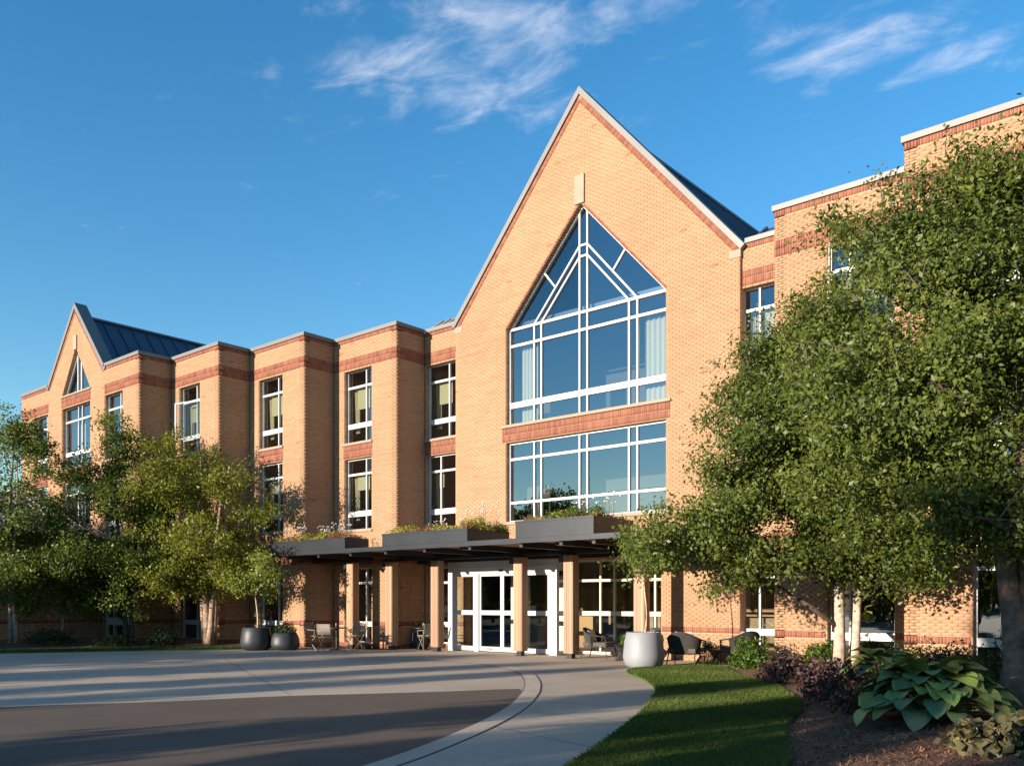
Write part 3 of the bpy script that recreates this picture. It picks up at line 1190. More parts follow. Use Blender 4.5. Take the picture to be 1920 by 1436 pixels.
window(BLD, -34.85, -32.25, .15, 2.75, L0[2], [-34.2, -33.2], [(2.2, .08), (.80, .28)], frame='frame_beige', glass='glass_door', sill=False, fr=.12, vw=.1)

# copings of the flat parapets
OV = .05
for (x0, x1, Y), nxt in ((L1, 18.61), (L2, 19.90), (L3, 21.20)):
    coping(BLD, x0 - .0, x1 + OV, Y - OV, Y + .36)
    coping(BLD, x1 - .32, x1 + OV, Y + .362, nxt - OV - .002)
coping(BLD, LG + LHW - .02, L0[1] + OV, L0[2] - OV, L0[2] + .36)
coping(BLD, L0[1] - .32, L0[1] + OV, L0[2] + .362, 17.32 - OV - .002)
coping(BLD, L0[0] - OV, LG - LHW + .02, L0[2] - OV, L0[2] + .36)
coping(BLD, -21.94, gx0 - .10, 21.2 - OV, 21.56)
coping(BLD, gx0 + 2 * GHW + .10, -8.86, 21.2 - OV, 21.56)
for (x0, x1, Y), nxt in ((R1, 21.2), (R2, 19.90), (R3, 18.61), (R4, 17.32)):
    coping(BLD, x0 - OV, x1 - .06, Y - OV, Y + .36)
    coping(BLD, x0 - OV, x0 + .32, Y + .362, nxt - OV - .002)

# roofs and body behind the fronts
body = MB()
for x0, x1, Y in (L0, L1, L2, L3, CE, R1, R2, R3, R4):
    body.box(x0 + .3, x1 - .002, Y + .3, 36, 10.20, 10.40)
body.build('flat_roof', 'roof_metal', BLD)
unit_box('wall', 'mortar', BLD, L0[0], R4[1], 36, 36.3, 0, 10.6)
unit_box('wall', 'mortar', BLD, L0[0] + .001, L0[0] + .25, L0[2] + .3, 36, 0, 10.6)
inn = empty('interior')
inn.parent = BLD
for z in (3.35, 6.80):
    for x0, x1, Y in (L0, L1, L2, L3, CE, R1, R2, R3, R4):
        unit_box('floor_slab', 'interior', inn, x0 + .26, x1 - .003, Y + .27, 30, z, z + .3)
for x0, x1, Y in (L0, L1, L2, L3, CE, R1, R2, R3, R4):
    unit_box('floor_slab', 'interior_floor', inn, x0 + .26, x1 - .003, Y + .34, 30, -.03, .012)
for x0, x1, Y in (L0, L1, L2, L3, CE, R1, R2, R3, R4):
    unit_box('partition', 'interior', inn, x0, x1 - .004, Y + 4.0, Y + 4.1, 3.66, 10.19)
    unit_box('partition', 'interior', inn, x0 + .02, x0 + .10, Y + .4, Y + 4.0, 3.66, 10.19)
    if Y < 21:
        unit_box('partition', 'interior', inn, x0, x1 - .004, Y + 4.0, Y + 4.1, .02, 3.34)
unit_box('partition', 'lobby_wall', inn, -22, -8.8, 27.0, 27.1, .02, 3.34)
unit_box('wood_panel', 'interior_wood', inn, -20.6, -17.5, 26.7, 26.9, .6, 2.1)
unit_box('wood_panel', 'interior_wood', inn, -16.6, -11.5, 26.7, 26.9, 1.1, 1.9)
unit_box('reception_desk', 'interior_wood', inn, -19.6, -17.2, 24.4, 25.0, .02, 1.08)
unit_box('reveal_panel', 'lamp_white', inn, -18.95, -18.7, 22.2, 22.9, .02, 2.4)
unit_box('reveal_panel', 'lamp_white', inn, -17.1, -16.9, 22.4, 23.0, .02, 2.4)


def pitched_roof(name, xr, zr_, run, slope, y0, y1, material, seam=.42, parent=BLD, thick=.06):
    """two slopes falling from a ridge at xr along Y, laid as separate standing-seam panels"""
    r = empty(name)
    r.parent = parent
    L = math.hypot(run, run * slope)
    n = max(1, int(round((y1 - y0) / seam)))
    w = (y1 - y0) / n
    pm = None
    for s in (-1, 1):
        pm = MB()
        a, b = Vector((0, 0, 0)), Vector((s * run, 0, -run * slope))
        pm.prism([(a.x, 0.004, a.z), (b.x, 0.004, b.z), (b.x, w - .004, b.z), (a.x, w - .004, a.z)], (0, 0, -thick))
        nrm = Vector((s * slope, 0, 1)).normalized() * .045
        pm.prism([(a.x, .0, a.z), (b.x, .0, b.z), (b.x, .03, b.z), (a.x, .03, a.z)], nrm)
        me = bpy.data.meshes.new('roof_panel')
        me.from_pydata(pm.v, [], pm.f)
        me.update()
        for k in range(n):
            o = link('roof_panel', me, material, r)
            o.location = (xr, y0 + k * w, zr_)
    unit_box('ridge_cap', material, r, xr - .10, xr + .10, y0, y1, zr_ - .03, zr_ + .05)
    return r


pitched_roof('gable_roof', GX, 16.18, 5.0, SL, GY + .46, 34.0, 'roof_metal', .45)
pitched_roof('gable_roof', LG, 13.36, 2.62, LSL, L0[2] + .45, 27.0, 'roof_metal', .62)
# low seamed roof behind the parapet either side of the gable
for x0, x1 in ((-23.2, gx0 + .3), (gx0 + 2 * GHW - .3, -7.0)):
    lr = empty('low_roof')
    lr.parent = BLD
    n = 8
    w = (x1 - x0) / n
    m = MB()
    m.prism([(0.004, 0, 0), (w - .004, 0, 0), (w - .004, 1.7, 1.2), (.004, 1.7, 1.2)], (0, .02, -.06))
    m.prism([(0, 0, 0), (.09, 0, 0), (.09, 1.7, 1.2), (0, 1.7, 1.2)], (0, -.03, .06))
    me = bpy.data.meshes.new('roof_panel')
    me.from_pydata(m.v, [], m.f)
    me.update()
    for k in range(n):
        o = link('roof_panel', me, 'roof_light' if x0 < -15 else 'roof_metal', lr)
        o.location = (x0 + k * w, 21.58, 10.72)

# --- one-storey wing at the far left
WXF = -34.9
wing_w = wall(BLD, (WXF, 6.0, 0), (0, 1, 0), (1, 0, 0), 10.0, 4.1, (), [(0, 10, .75, .91, 1), (0, 10, 0, .15, 1), (0, 10, 3.7, 4.1, 2)])
wall(BLD, (-46, 6.0, 0), FX, FN, 11.1, 4.1, [(2, 4, .9, 2.7), (6, 8, .9, 2.7)], [(0, 11.1, .75, .91, 1), (0, 11.1, 3.7, 4.1, 2)])
for a in (-44, -40):
    window(BLD, a, a + 2, .9, 2.7, 6.0, [a + 1], [(2.2, .07)])
wr = empty('wing_roof')
wr.parent = BLD
n = 24
w = 10.3 / n
for s in (-1, 1):
    m = MB()
    b = Vector((-s * -5.75, 0, -1.95)) if s > 0 else Vector((-5.75, 0, -1.95))
    m.prism([(0, .004, 0), (b.x, .004, b.z), (b.x, w - .004, b.z), (0, w - .004, 0)], (0, 0, -.08))
    m.prism([(0, 0, 0), (b.x, 0, b.z), (b.x, .03, b.z), (0, .03, 0)], (0, 0, .05))
    me = bpy.data.meshes.new('roof_panel')
    me.from_pydata(m.v, [], m.f)
    me.update()
    for k in range(n):
        o = link('roof_panel', me, 'wing_roof', wr)
        o.location = (-40.4, 5.72 + k * w, 6.12)
unit_box('ridge_cap', 'roof_metal', wr, -40.5, -40.3, 5.7, 16.02, 6.08, 6.18)

# --- entrance vestibule with sliding doors
VY, VX0, VX1, VZ = 20.50, -20.18, -15.74, 2.84
vest = empty('entrance_vestibule')
vest.parent = BLD
fm = MB()
fm.box(VX0, VX0 + .27, VY, VY + .12, 0, VZ).box(VX1 - .29, VX1, VY, VY + .12, 0, VZ)
fm.box(VX0 + .27, VX1 - .29, VY - .003, VY + .14, 2.44, VZ)
fm.box(VX0 + .02, VX1 - .02, VY - .03, VY + .02, 2.62, 2.66)
fm.box(-19.03, -18.85, VY + .002, VY + .117, 0, 2.44)
fm.box(VX1 - .12, VX1 - .003, VY + .12, 21.09, 0, .10).box(VX1 - .12, VX1 - .003, VY + .12, 21.09, 2.5, VZ - .003).box(VX1 - .12, VX1 - .003, VY + .12, 21.09, 1.16, 1.30)
fm.box(VX0 + .003, VX0 + .12, VY + .12, 21.09, 0, .10).box(VX0 + .003, VX0 + .12, VY + .12, 21.09, 2.5, VZ - .003)
fm.build('door_frame', 'frame', vest)
unit_box('roof', 'charcoal', vest, VX0 - .02, VX1 + .02, VY - .02, 21.09, VZ + .003, VZ + .10)
unit_box('pane', 'glass_door', vest, VX1 - .07, VX1 - .064, VY + .12, 21.09, .10, 2.5)
unit_box('pane', 'glass_door', vest, VX0 + .064, VX0 + .07, VY + .12, 21.09, .10, 2.5)
for a, b, y in ((-19.91, -19.03, .03), (-18.85, -17.90, .05), (-17.90, -16.95, .05), (-16.95, -16.03, .03)):
    d = MB()
    yy = VY + y
    d.box(a, a + .07, yy, yy + .05, .03, 2.44).box(b - .07, b, yy, yy + .05, .03, 2.44)
    d.box(a + .07, b - .07, yy - .002, yy + .048, .03, .17).box(a + .07, b - .07, yy - .002, yy + .048, 2.37, 2.44).box(a + .07, b - .07, yy - .002, yy + .048, 1.16, 1.30)
    o = d.build('sliding_door', 'frame', vest)
    unit_box('pane', 'glass_door', o, a + .06, b - .06, yy + .02, yy + .026, .16, 1.17)
    unit_box('pane', 'glass_door', o, a + .06, b - .06, yy + .02, yy + .026, 1.29, 2.38)
unit_box('door_notice', 'charcoal', vest, -18.55, -18.28, VY + .045, VY + .0475, .085, .12)
unit_box('sensor', 'black_metal', vest, -17.97, -17.83, VY - .04, VY - .003, 2.50, 2.56)

# ------------------------------------------------------------------ entrance canopy
CAN = tag(empty('entrance_canopy', (0, 0, 0)), 'charcoal steel entrance canopy on timber-clad columns carrying planter troughs', 'canopy')
CY, CX0, CX1, CZ0, CZ1 = 17.50, -25.75, -11.55, 3.09, 3.22
fa = MB()
fa.box(CX0, CX1, CY, CY + .12, CZ0, CZ1).box(CX0, CX0 + .12, CY + .12, 18.55, CZ0, CZ1).box(CX1 - .12, CX1, CY + .12, 21.0, CZ0, CZ1)
fa.build('fascia', 'charcoal', CAN)
dk = MB()
dk.box(CX0 + .12, -25.31, CY + .12, 18.50, CZ1 - .05, CZ1 - .01).box(-25.308, -22.01, CY + .12, 19.85, CZ1 - .05, CZ1 - .01).box(-22.008, CX1 - .12, CY + .12, 21.0, CZ1 - .05, CZ1 - .01)
dk.build('deck', 'charcoal', CAN)
x = CX0 + .14
i = 0
while x < CX1 - .6:
    x2 = min(x + .86, CX1 - .13)
    yb = 18.48 if x2 < -25.3 else (19.8 if x2 < -22 else 20.98)
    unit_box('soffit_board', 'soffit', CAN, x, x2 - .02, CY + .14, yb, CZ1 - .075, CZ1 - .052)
    x = x2
bm_ = [-24.9, -23.2, -21.6, -19.97, -18.3, -16.53, -14.7, -13.4, -12.4]
for x in bm_:
    yb = 19.85 if x < -22 else 20.95
    unit_box('beam', 'black_metal', CAN, x - .05, x + .05, CY + .125, yb, CZ0 - .10, CZ1 - .08)
unit_box('cross_beam', 'black_metal', CAN, -22.4, CX1 - .3, 19.74, 19.86, CZ0 - .19, CZ0 - .103)
unit_box('cross_beam', 'black_metal', CAN, CX0 + .2, -22.6, 18.95, 19.05, CZ0 - .19, CZ0 - .103)
unit_box('cross_beam', 'black_metal', CAN, -22.0, CX1 - .3, 20.85, 20.95, CZ0 - .25, CZ0 - .103)


def column(x, y, zt=2.90):
    o = empty('column', (x, y, 0))
    o.parent = CAN
    unit_box('steel_post', 'black_metal', o, -.085, .085, -.085, .085, .0, zt)
    unit_box('foot', 'black_metal', o, -.13, .13, -.13, .13, 0.0, .018)
    w, t, H_ = .088, .03, .15
    for k in range(3):
        u = -.135 + k * .093
        for s in (-1, 1):
            unit_box('board', 'wood', o, u, u + w - .004, *(sorted((s * (H_ - t), s * H_))), .14, zt - .03 - .01 * (k % 2))
            unit_box('board', 'wood', o, *(sorted((s * (H_ - t) + s * .012, s * H_ + s * .012))), u + .003, u + w - .006, .14, zt - .03 - .012 * (k % 2))
    unit_box('downlight', 'charcoal', o, -.36, -.162, -.10, .10, zt - .24, zt - .02)
    unit_box('bracket', 'black_metal', o, -.20, .20, -.06, .06, zt + .0, zt + .06)
    return o


for x, y in ((-23.22, 19.05), (-21.84, 19.55), (-19.97, 19.8), (-16.53, 19.8), (-14.70, 19.8), (-12.40, 19.8)):
    column(x, y)
for x, y in ((-20.9, 18.6), (-18.9, 18.7), (-17.6, 18.6), (-14.2, 18.7)):
    m = MB()
    m.lathe([(.17, 0), (.17, -.05), (.14, -.07)], 16)
    o = m.build('ceiling_downlight', 'black_metal', CAN)
    o.location = (x, y, CZ1 - .076)

PLANTERS = [(-25.74, -21.70, 3.57, 1.75), (-19.96, -16.49, 3.58, 1.75), (-14.77, -12.31, 3.66, 1.75)]
for a, b, zt, dep in PLANTERS:
    m = MB()
    y0, y1 = CY - .012, CY + dep
    if a < -25:
        y1 = 18.45
    m.box(a, b, y0, y0 + .05, CZ1 + .002, zt).box(a, b, y1 - .05, y1, CZ1 + .002, zt)
    m.box(a, a + .05, y0 + .05, y1 - .05, CZ1 + .002, zt - .002).box(b - .05, b, y0 + .05, y1 - .05, CZ1 + .002, zt - .002)
    m.box(a - .012, b + .012, y0 - .015, y0 + .055, zt - .045, zt + .003)
    o = m.build('planter_trough', 'charcoal', CAN)
    unit_box('soil', 'soil', o, a + .05, b - .05, y0 + .05, y1 - .05, CZ1 + .01, zt - .04)


# ------------------------------------------------------------------ leaves, trees, plants
def leaf_cloud(centres, normals_bias, size, rnd, aspect=.55, fold=.18):
    """leaf-shaped quads: base, right, tip, left"""
    n = len(centres)
    nr = RNG.normal(size=(n, 3)) * .75 + normals_bias
    nr /= np.linalg.norm(nr, axis=1, keepdims=True) + 1e-9
    d = RNG.normal(size=(n, 3))
    d[:, 2] -= .35
    d -= nr * (d * nr).sum(1, keepdims=True)
    d /= np.linalg.norm(d, axis=1, keepdims=True) + 1e-9
    s = np.cross(nr, d)
    L = (size * RNG.uniform(.5, 1.4, n))[:, None]
    base = centres - d * L * .5
    tip = centres + d * L * .5 - nr * L * fold
    mid = centres - d * L * .08 + nr * L * fold * .3
    r, l = mid + s * L * aspect * .5, mid - s * L * aspect * .5
    v = np.stack([base, r, tip, l], 1).reshape(-1, 3)
    q = np.arange(4 * n).reshape(n, 4)
    return v, q, rnd


def in_ellipsoids(ells, n, surf=.45):
    vol = np.array([e[3] * e[4] * e[5] for e in ells]) ** .85
    k = RNG.choice(len(ells), n, p=vol / vol.sum())
    e = np.array(ells)[k]
    d = RNG.normal(size=(n, 3))
    d /= np.linalg.norm(d, axis=1, keepdims=True)
    r = RNG.random(n) ** surf
    return e[:, :3] + d * e[:, 3:6] * r[:, None], d


def tree(name, label, cat, base, trunks, ells, nclus, per, size, leafm, bark, spread=.24, group=None, limbs=14, gap=.0, twigs=.45, trunk_r=.09, shade_bias=0.0, seed=1, branch='bark_dark', clump=.36):
    global RNG
    RNG = np.random.default_rng(seed)
    rs = random.Random(seed)
    T = empty(name, base)
    tag(T, label, cat, group)
    B0 = np.array(base)
    big, dirs = in_ellipsoids(ells, max(12, nclus // 10), .38)
    k1 = RNG.integers(0, len(big), nclus)
    C = big[k1] + RNG.normal(size=(nclus, 3)) * np.array([clump, clump, clump * .62])
    tone = RNG.random(len(big))[k1]
    if gap:
        ph = RNG.uniform(0, 6, 3)
        keep = (np.sin(C[:, 0] * 2.3 + ph[0]) + np.sin(C[:, 1] * 2.1 + ph[1]) + np.sin(C[:, 2] * 2.6 + ph[2])) > -3 + gap * 3
        C = C[keep]
        tone = tone[keep]
    tb, br = MB(), MB()
    nodes = []
    for (dx, dy, lean_x, lean_y, hgt, r0) in trunks:
        pts, rad = [], []
        n = 11
        for i in range(n):
            t = i / (n - 1)
            p = Vector((dx + lean_x * t + .05 * math.sin(t * 7 + dx * 9), dy + lean_y * t + .05 * math.cos(t * 6 + dy * 9), hgt * t - .05))
            pts.append(p)
            rad.append(r0 * (1 - .82 * t) * (1.25 if i == 0 else 1))
            nodes.append((p, rad[-1]))
        tb.tube(pts, rad, 9)
    tn = np.array([list(p) for p, _ in nodes])
    limb_pts = []
    pick = C[RNG.choice(len(C), min(limbs, len(C)), replace=False)] - B0
    for tgt in pick:
        dz = tn[:, 2] - (tgt[2] - .45 * np.hypot(tn[:, 0] - tgt[0], tn[:, 1] - tgt[1]))
        j = int(np.argmin(np.abs(dz) + .25 * np.linalg.norm(tn[:, :2] - tgt[:2], axis=1)))
        p0 = Vector(tn[j])
        p1 = Vector(tgt)
        midp = p0.lerp(p1, .5) + Vector((rs.uniform(-.15, .15), rs.uniform(-.15, .15), .12 * (p1 - p0).length))
        pts = []
        for i in range(7):
            t = i / 6
            pts.append(p0 * (1 - t) ** 2 + midp * 2 * t * (1 - t) + p1 * t * t)
        r0 = max(.018 if trunks[0][5] > .05 else .006, nodes[j][1] * .55)
        br.tube(pts, [r0 * (1 - .85 * i / 6) for i in range(7)], 6)
        limb_pts += [np.array(p) for p in pts[2:]]
    limb_pts = np.array(limb_pts)
    for cpt in C[RNG.random(len(C)) < twigs] - B0:
        d = np.linalg.norm(limb_pts - cpt, axis=1)
        j = int(np.argmin(d))
        if .1 < d[j] < .75:
            a, b = Vector(limb_pts[j]), Vector(cpt)
            br.tube([a, a.lerp(b, .5) + Vector((0, 0, .05)), b], [.011, .008, .004], 4, cap=False)
    tb.build('trunk', bark, T, True)
    br.build('branch', branch or bark, T, True)
    idx = np.repeat(np.arange(len(C)), per)
    cl_r = RNG.random(len(C))
    off = RNG.normal(size=(len(idx), 3)) * np.array([spread, spread, spread * .72])
    P = C[idx] - B0 + off
    out = (C[idx] - np.array([e[:3] for e in ells]).mean(0))
    out /= np.linalg.norm(out, axis=1, keepdims=True) + 1e-9
    nb = out * .45 + np.array([-.12, -.45, .30])
    rnd = np.clip(.22 * cl_r[idx] + .30 * tone[idx] + .48 * RNG.random(len(idx)), 0, 1)
    v, q, r = leaf_cloud(P, nb, size, rnd)
    link('crown', np_mesh('crown', v, q, r), leafm, T)
    return T


def ell(lst, ry=1.0):
    """(x,y,z,rh,rv) -> ellipsoid"""
    return [(x, y, z, rh, rh * ry, rv) for x, y, z, rh, rv in lst]


LG_ = 'birches along the left bed'
tree('birch_tree', 'tall dark green birch at the far left edge in front of the one-storey wing', 'tree', (-32.0, 11.6, .15), [(0, 0, -.2, .2, 7.4, .10), (.25, .1, .3, -.1, 6.2, .08)],
     ell([(-32.35, 11.98, 6.25, 1.45, 1.75), (-31.86, 12.1, 3.75, 1.95, 2.1), (-31.87, 10.9, 4.5, 1.5, 2.3), (-31.6, 11.7, 2.1, 1.7, 1.0)]), 500, 66, .10, 'leaf_birch', 'bark_birch', group=LG_, seed=11, gap=.34, spread=.18, clump=.34)
tree('birch_tree', 'low dark birch between the far left birch and the slender upright one', 'tree', (-31.6, 13.1, .15), [(0, 0, -.1, .2, 5.4, .07), (.2, -.1, .2, .1, 4.6, .06)],
     ell([(-31.93, 13.53, 4.6, 1.35, 1.7), (-31.03, 12.98, 2.9, 1.55, 1.25)]), 240, 64, .10, 'leaf_birch', 'bark_birch', group=LG_, seed=12, gap=.34, spread=.18, clump=.34)
tree('birch_tree', 'slender upright dark green birch below the small left gable', 'tree', (-30.35, 14.75, .16), [(0, 0, -.4, -.2, 7.6, .09), (.22, .1, .25, .2, 6.0, .075), (-.2, .1, -.3, .3, 5.5, .06)],
     ell([(-30.95, 14.4, 7.0, .95, 1.25), (-30.9, 14.4, 6.2, 1.0, 1.2), (-30.75, 14.5, 4.5, 1.65, 1.9), (-30.22, 14.95, 2.6, 1.7, 1.15), (-30.3, 14.3, 1.9, 1.3, .8)]), 500, 66, .10, 'leaf_birch', 'bark_dark', group=LG_, seed=13, gap=.34, spread=.18, clump=.34)
tree('birch_tree', 'yellow-green river birch with peeling multi-stem trunk left of the black pots', 'tree', (-28.0, 16.5, .16), [(0, 0, -.5, 0, 6.6, .14), (.3, -.1, .8, .1, 6.0, .12), (-.25, .1, .1, -.3, 5.6, .11), (.12, .2, .3, .3, 5.0, .10)],
     ell([(-29.45, 15.5, 6.5, .85, 1.25), (-27.95, 16.2, 5.3, 1.85, 1.45), (-26.5, 16.7, 4.85, 1.0, 1.25), (-27.2, 16.1, 3.25, 1.9, 1.2), (-28.5, 15.7, 2.4, 1.3, .8)]), 540, 66, .098, 'leaf_yellow', 'bark_birch', group=LG_, seed=14, gap=.34, spread=.18, clump=.34)

RG_ = 'birches over the right bed'
tree('birch_tree', 'large birch with twin pale peeling trunks rising from the right bed', 'tree', (-6.5, 17.75, .22), [(0, 0, -.35, .3, 8.8, .115), (.14, .35, .3, .5, 7.4, .10)],
     ell([(-8.0, 17.65, 6.0, .90, 1.0), (-7.55, 17.9, 6.5, .7, .8), (-8.0, 17.0, 4.5, 1.2, 1.25), (-8.45, 15.8, 2.85, 1.35, .80), (-7.7, 16.3, 2.35, 1.0, .55), (-6.9, 17.9, 5.3, 1.7, 2.2), (-7.0, 18.4, 8.75, .60, .8), (-7.0, 18.4, 7.2, .75, .95), (-6.2, 18.1, 3.1, 1.45, 1.0), (-5.6, 17.6, 2.5, 1.1, .6)]),
     2050, 64, .086, 'leaf_near', 'bark_pale', group=RG_, limbs=40, seed=21, gap=.3, spread=.16, clump=.30)
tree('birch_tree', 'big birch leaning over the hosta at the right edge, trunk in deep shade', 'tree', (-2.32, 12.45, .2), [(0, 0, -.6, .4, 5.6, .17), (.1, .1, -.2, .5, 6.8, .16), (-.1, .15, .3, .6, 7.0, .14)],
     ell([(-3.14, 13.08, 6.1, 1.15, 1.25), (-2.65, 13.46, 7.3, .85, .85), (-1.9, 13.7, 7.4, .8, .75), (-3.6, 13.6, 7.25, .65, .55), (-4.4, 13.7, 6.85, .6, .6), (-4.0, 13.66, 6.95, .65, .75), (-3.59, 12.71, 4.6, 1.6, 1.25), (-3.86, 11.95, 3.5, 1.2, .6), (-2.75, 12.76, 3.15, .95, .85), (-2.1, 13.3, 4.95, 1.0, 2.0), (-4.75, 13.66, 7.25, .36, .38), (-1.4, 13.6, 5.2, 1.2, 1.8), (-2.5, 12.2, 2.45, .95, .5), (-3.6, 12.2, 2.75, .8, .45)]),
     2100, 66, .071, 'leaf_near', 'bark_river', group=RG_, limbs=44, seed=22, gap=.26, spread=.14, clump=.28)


def shrub(name, label, cat, base, rx, ry, rz, n, size, leafm, stems=6, group=None, seed=3, upright=0.0, aspect=.5, stemm='bark_dark'):
    global RNG
    RNG = np.random.default_rng(seed)
    T = empty(name, base)
    tag(T, label, cat, group)
    d = RNG.normal(size=(n, 3))
    d[:, 2] = np.abs(d[:, 2]) * 1.1 - .15
    d /= np.linalg.norm(d, axis=1, keepdims=True)
    lump = 1 + .22 * np.sin(d[:, 0] * 5 + seed) * np.cos(d[:, 1] * 6 + seed * 2) + .12 * np.sin(d[:, 2] * 11 + seed)
    r = RNG.random(n) ** .4 * lump
    P = d * np.array([rx, ry, rz]) * r[:, None]
    P[:, 2] = np.maximum(P[:, 2] + rz * .12, .02)
    v, q, k = leaf_cloud(P, d * .6 + np.array([0, 0, .5 - upright]), size, RNG.random(n), aspect)
    st = MB()
    for i in range(stems):
        a = 2 * PI * i / stems + seed
        st.tube([(0, 0, -.03), (math.cos(a) * rx * .25, math.sin(a) * ry * .25, rz * .4), (math.cos(a) * rx * .55, math.sin(a) * ry * .55, rz * .8)], [.012, .009, .005], 5)
    st.build('stem', stemm, T)
    link('foliage', np_mesh('foliage', v, q, k), leafm, T)
    return T


# ---- pots
def pot(name, label, loc, prof, material, group=None):
    T = tag(empty(name, loc), label, 'planter pot', group)
    m = MB()
    m.lathe(prof, 40)
    m.build('bowl', material, T, True)
    rim = prof[-1]
    s = MB()
    s.lathe([(.01, rim[1] - .06), (rim[0] - .03, rim[1] - .055), (rim[0] - .035, rim[1] - .05)], 24)
    s.build('soil', 'soil', T)
    return T


def bowl(R, H_, top):
    return [(R * .55, 0), (R * .78, .02), (R * .93, H_ * .12), (R, H_ * .30), (R * .985, H_ * .45), (R * .94, H_ * .72), (R * top, H_ * .985), (R * top - .012, H_), (R * top - .035, H_ - .005), (R * top - .05, H_ - .07)]


pot('plant_pot', 'taller black bowl pot holding a young pale tree', (-24.95, 16.47, 0), bowl(.50, .74, .86), 'pot_black')
pot('plant_pot', 'lower black bowl pot with a clipped green ball shrub', (-24.30, 17.12, 0), bowl(.48, .56, .78), 'pot_black')
pot('plant_pot', 'light grey bowl pot standing between the paving and the lawn', (-11.25, 18.05, 0), bowl(.49, .86, .84), 'pot_grey')
pot('plant_pot', 'dark pot by the brick return behind the second column', (-21.75, 20.75, 0), bowl(.30, .55, .85), 'pot_black')
tree('young_tree', 'young tree with pale slim stem growing in the taller black pot', 'tree', (-24.95, 16.47, .68), [(0, 0, -.03, .05, 2.55, .030)],
     [(-24.95, 16.45, 2.45, .72, .72, .72), (-24.6, 16.8, 2.2, .42, .42, .35), (-25.3, 16.2, 2.3, .45, .45, .4)], 150, 26, .085, 'leaf_pale', 'bark_young', branch=None, spread=.12, limbs=12, seed=31, twigs=.15, clump=.2)
tree('young_tree', 'thin young tree with sparse leaves growing in the light grey pot', 'tree', (-11.25, 18.05, .8), [(0, 0, .05, .1, 2.5, .022)],
     [(-11.15, 18.1, 2.75, .65, .65, .5), (-11.5, 17.8, 2.5, .35, .35, .35)], 80, 22, .08, 'leaf_near', 'bark_pale', branch=None, spread=.12, limbs=8, seed=32, twigs=.2, clump=.2)
shrub('ball_shrub', 'dense round green shrub in the lower black pot', 'shrub', (-24.30, 17.12, .50), .37, .37, .38, 2200, .05, 'leaf_dark', seed=5)
shrub('pot_shrub', 'green spiky plant in the dark pot behind the second column', 'plant', (-21.75, 20.75, .5), .22, .22, .35, 400, .09, 'leaf_fern', seed=6, aspect=.25)

# ---- planting in the canopy troughs
for i, (a, b, zt, dep) in enumerate(PLANTERS):
    RNG = np.random.default_rng(50 + i)
    y1 = 18.40 if a < -25 else CY + dep - .08
    n = int(5200 * (b - a) / 4)
    P = np.stack([RNG.uniform(a + .08, b - .03, n), CY + .05 + (y1 - CY - .05) * RNG.random(n) ** 1.4, np.zeros(n)], 1)
    hh_ = .13 + .06 * (np.sin(P[:, 0] * 4.1) + np.sin(P[:, 0] * 9.7 + 1) * .6 + np.sin(P[:, 1] * 6) * .4) + .05
    P[:, 2] = zt - .04 + np.maximum(.02, hh_) * RNG.random(n)
    hue = np.clip(.5 + .38 * np.sin(P[:, 0] * 2.9 + i * 2.0) + RNG.normal(0, .16, n), 0, 1)
    v, q, r = leaf_cloud(P, np.array([0, -.2, .7]), .06, hue, .6)
    o = link('sedum', np_mesh('sedum', v, q, r), 'leaf_sedum')
    tag(o, ['mixed orange and lime sedum carpet in the first trough, furthest from the gable window', 'mixed red sedum carpet in the middle canopy trough', 'low sedum carpet in the tallest trough below the gable window'][i], 'sedum', kind='stuff')
TROUGH = 'plants in the canopy troughs'
for x, y, zt, r, hgt, lab, sd in ((-24.0, 17.8, 3.55, .38, .24, 'lime green mound near the middle of the first canopy trough', 61), (-23.1, 17.85, 3.55, .42, .27, 'lime green mound towards the near corner of the first canopy trough', 62),
                                 (-19.05, 17.85, 3.56, .25, .26, 'small bright green tuft at the far end of the middle canopy trough', 63), (-17.75, 17.8, 3.56, .30, .20, 'yellow-green low mound in the middle canopy trough', 64),
                                 (-16.8, 18.2, 3.56, .50, .38, 'largest green mound at the near corner of the middle canopy trough', 65), (-16.65, 19.0, 3.56, .3, .26, 'small green mound behind the largest one in the middle canopy trough', 66),
                                 (-13.75, 17.85, 3.64, .34, .24, 'dark green mound in the tallest canopy trough', 67), (-13.1, 17.8, 3.64, .36, .30, 'bushy green mound at mid length of the tallest canopy trough', 68), (-12.6, 18.0, 3.64, .30, .34, 'upright green mound at the near corner of the tallest canopy trough', 69)):
    shrub('sedum_mound', lab, 'plant', (x, y, zt - .03), r, r, hgt, int(1500 * r / .4), .05, 'leaf_sedum_green' if x < -14 else 'leaf_fern', stems=3, group=TROUGH, seed=sd)


def flower_tuft(label, x, y, z, n, hgt, spread, seed):
    rs = random.Random(seed)
    T = tag(empty('flower_tuft', (x, y, z)), label, 'flowers', 'flower tufts on the canopy')
    st, hd = MB(), MB()
    for k in range(n):
        a, r = rs.uniform(0, 6.28), rs.uniform(.02, spread)
        p = Vector((math.cos(a) * r * 2.2, math.sin(a) * r, hgt * rs.uniform(.6, 1.1)))
        st.tube([(p.x * .6, p.y * .6, -.03), p], [.005, .003], 3)
        for j in range(3):
            c_ = p + Vector((rs.uniform(-.03, .03), rs.uniform(-.03, .03), rs.uniform(-.01, .03)))
            s = rs.uniform(.007, .015)
            hd.box(c_.x - s, c_.x + s, c_.y - s, c_.y + s, c_.z - s * .7, c_.z + s * .7)
    st.build('stem', 'bark_young', T)
    hd.build('flower_head', 'flower_white', T)


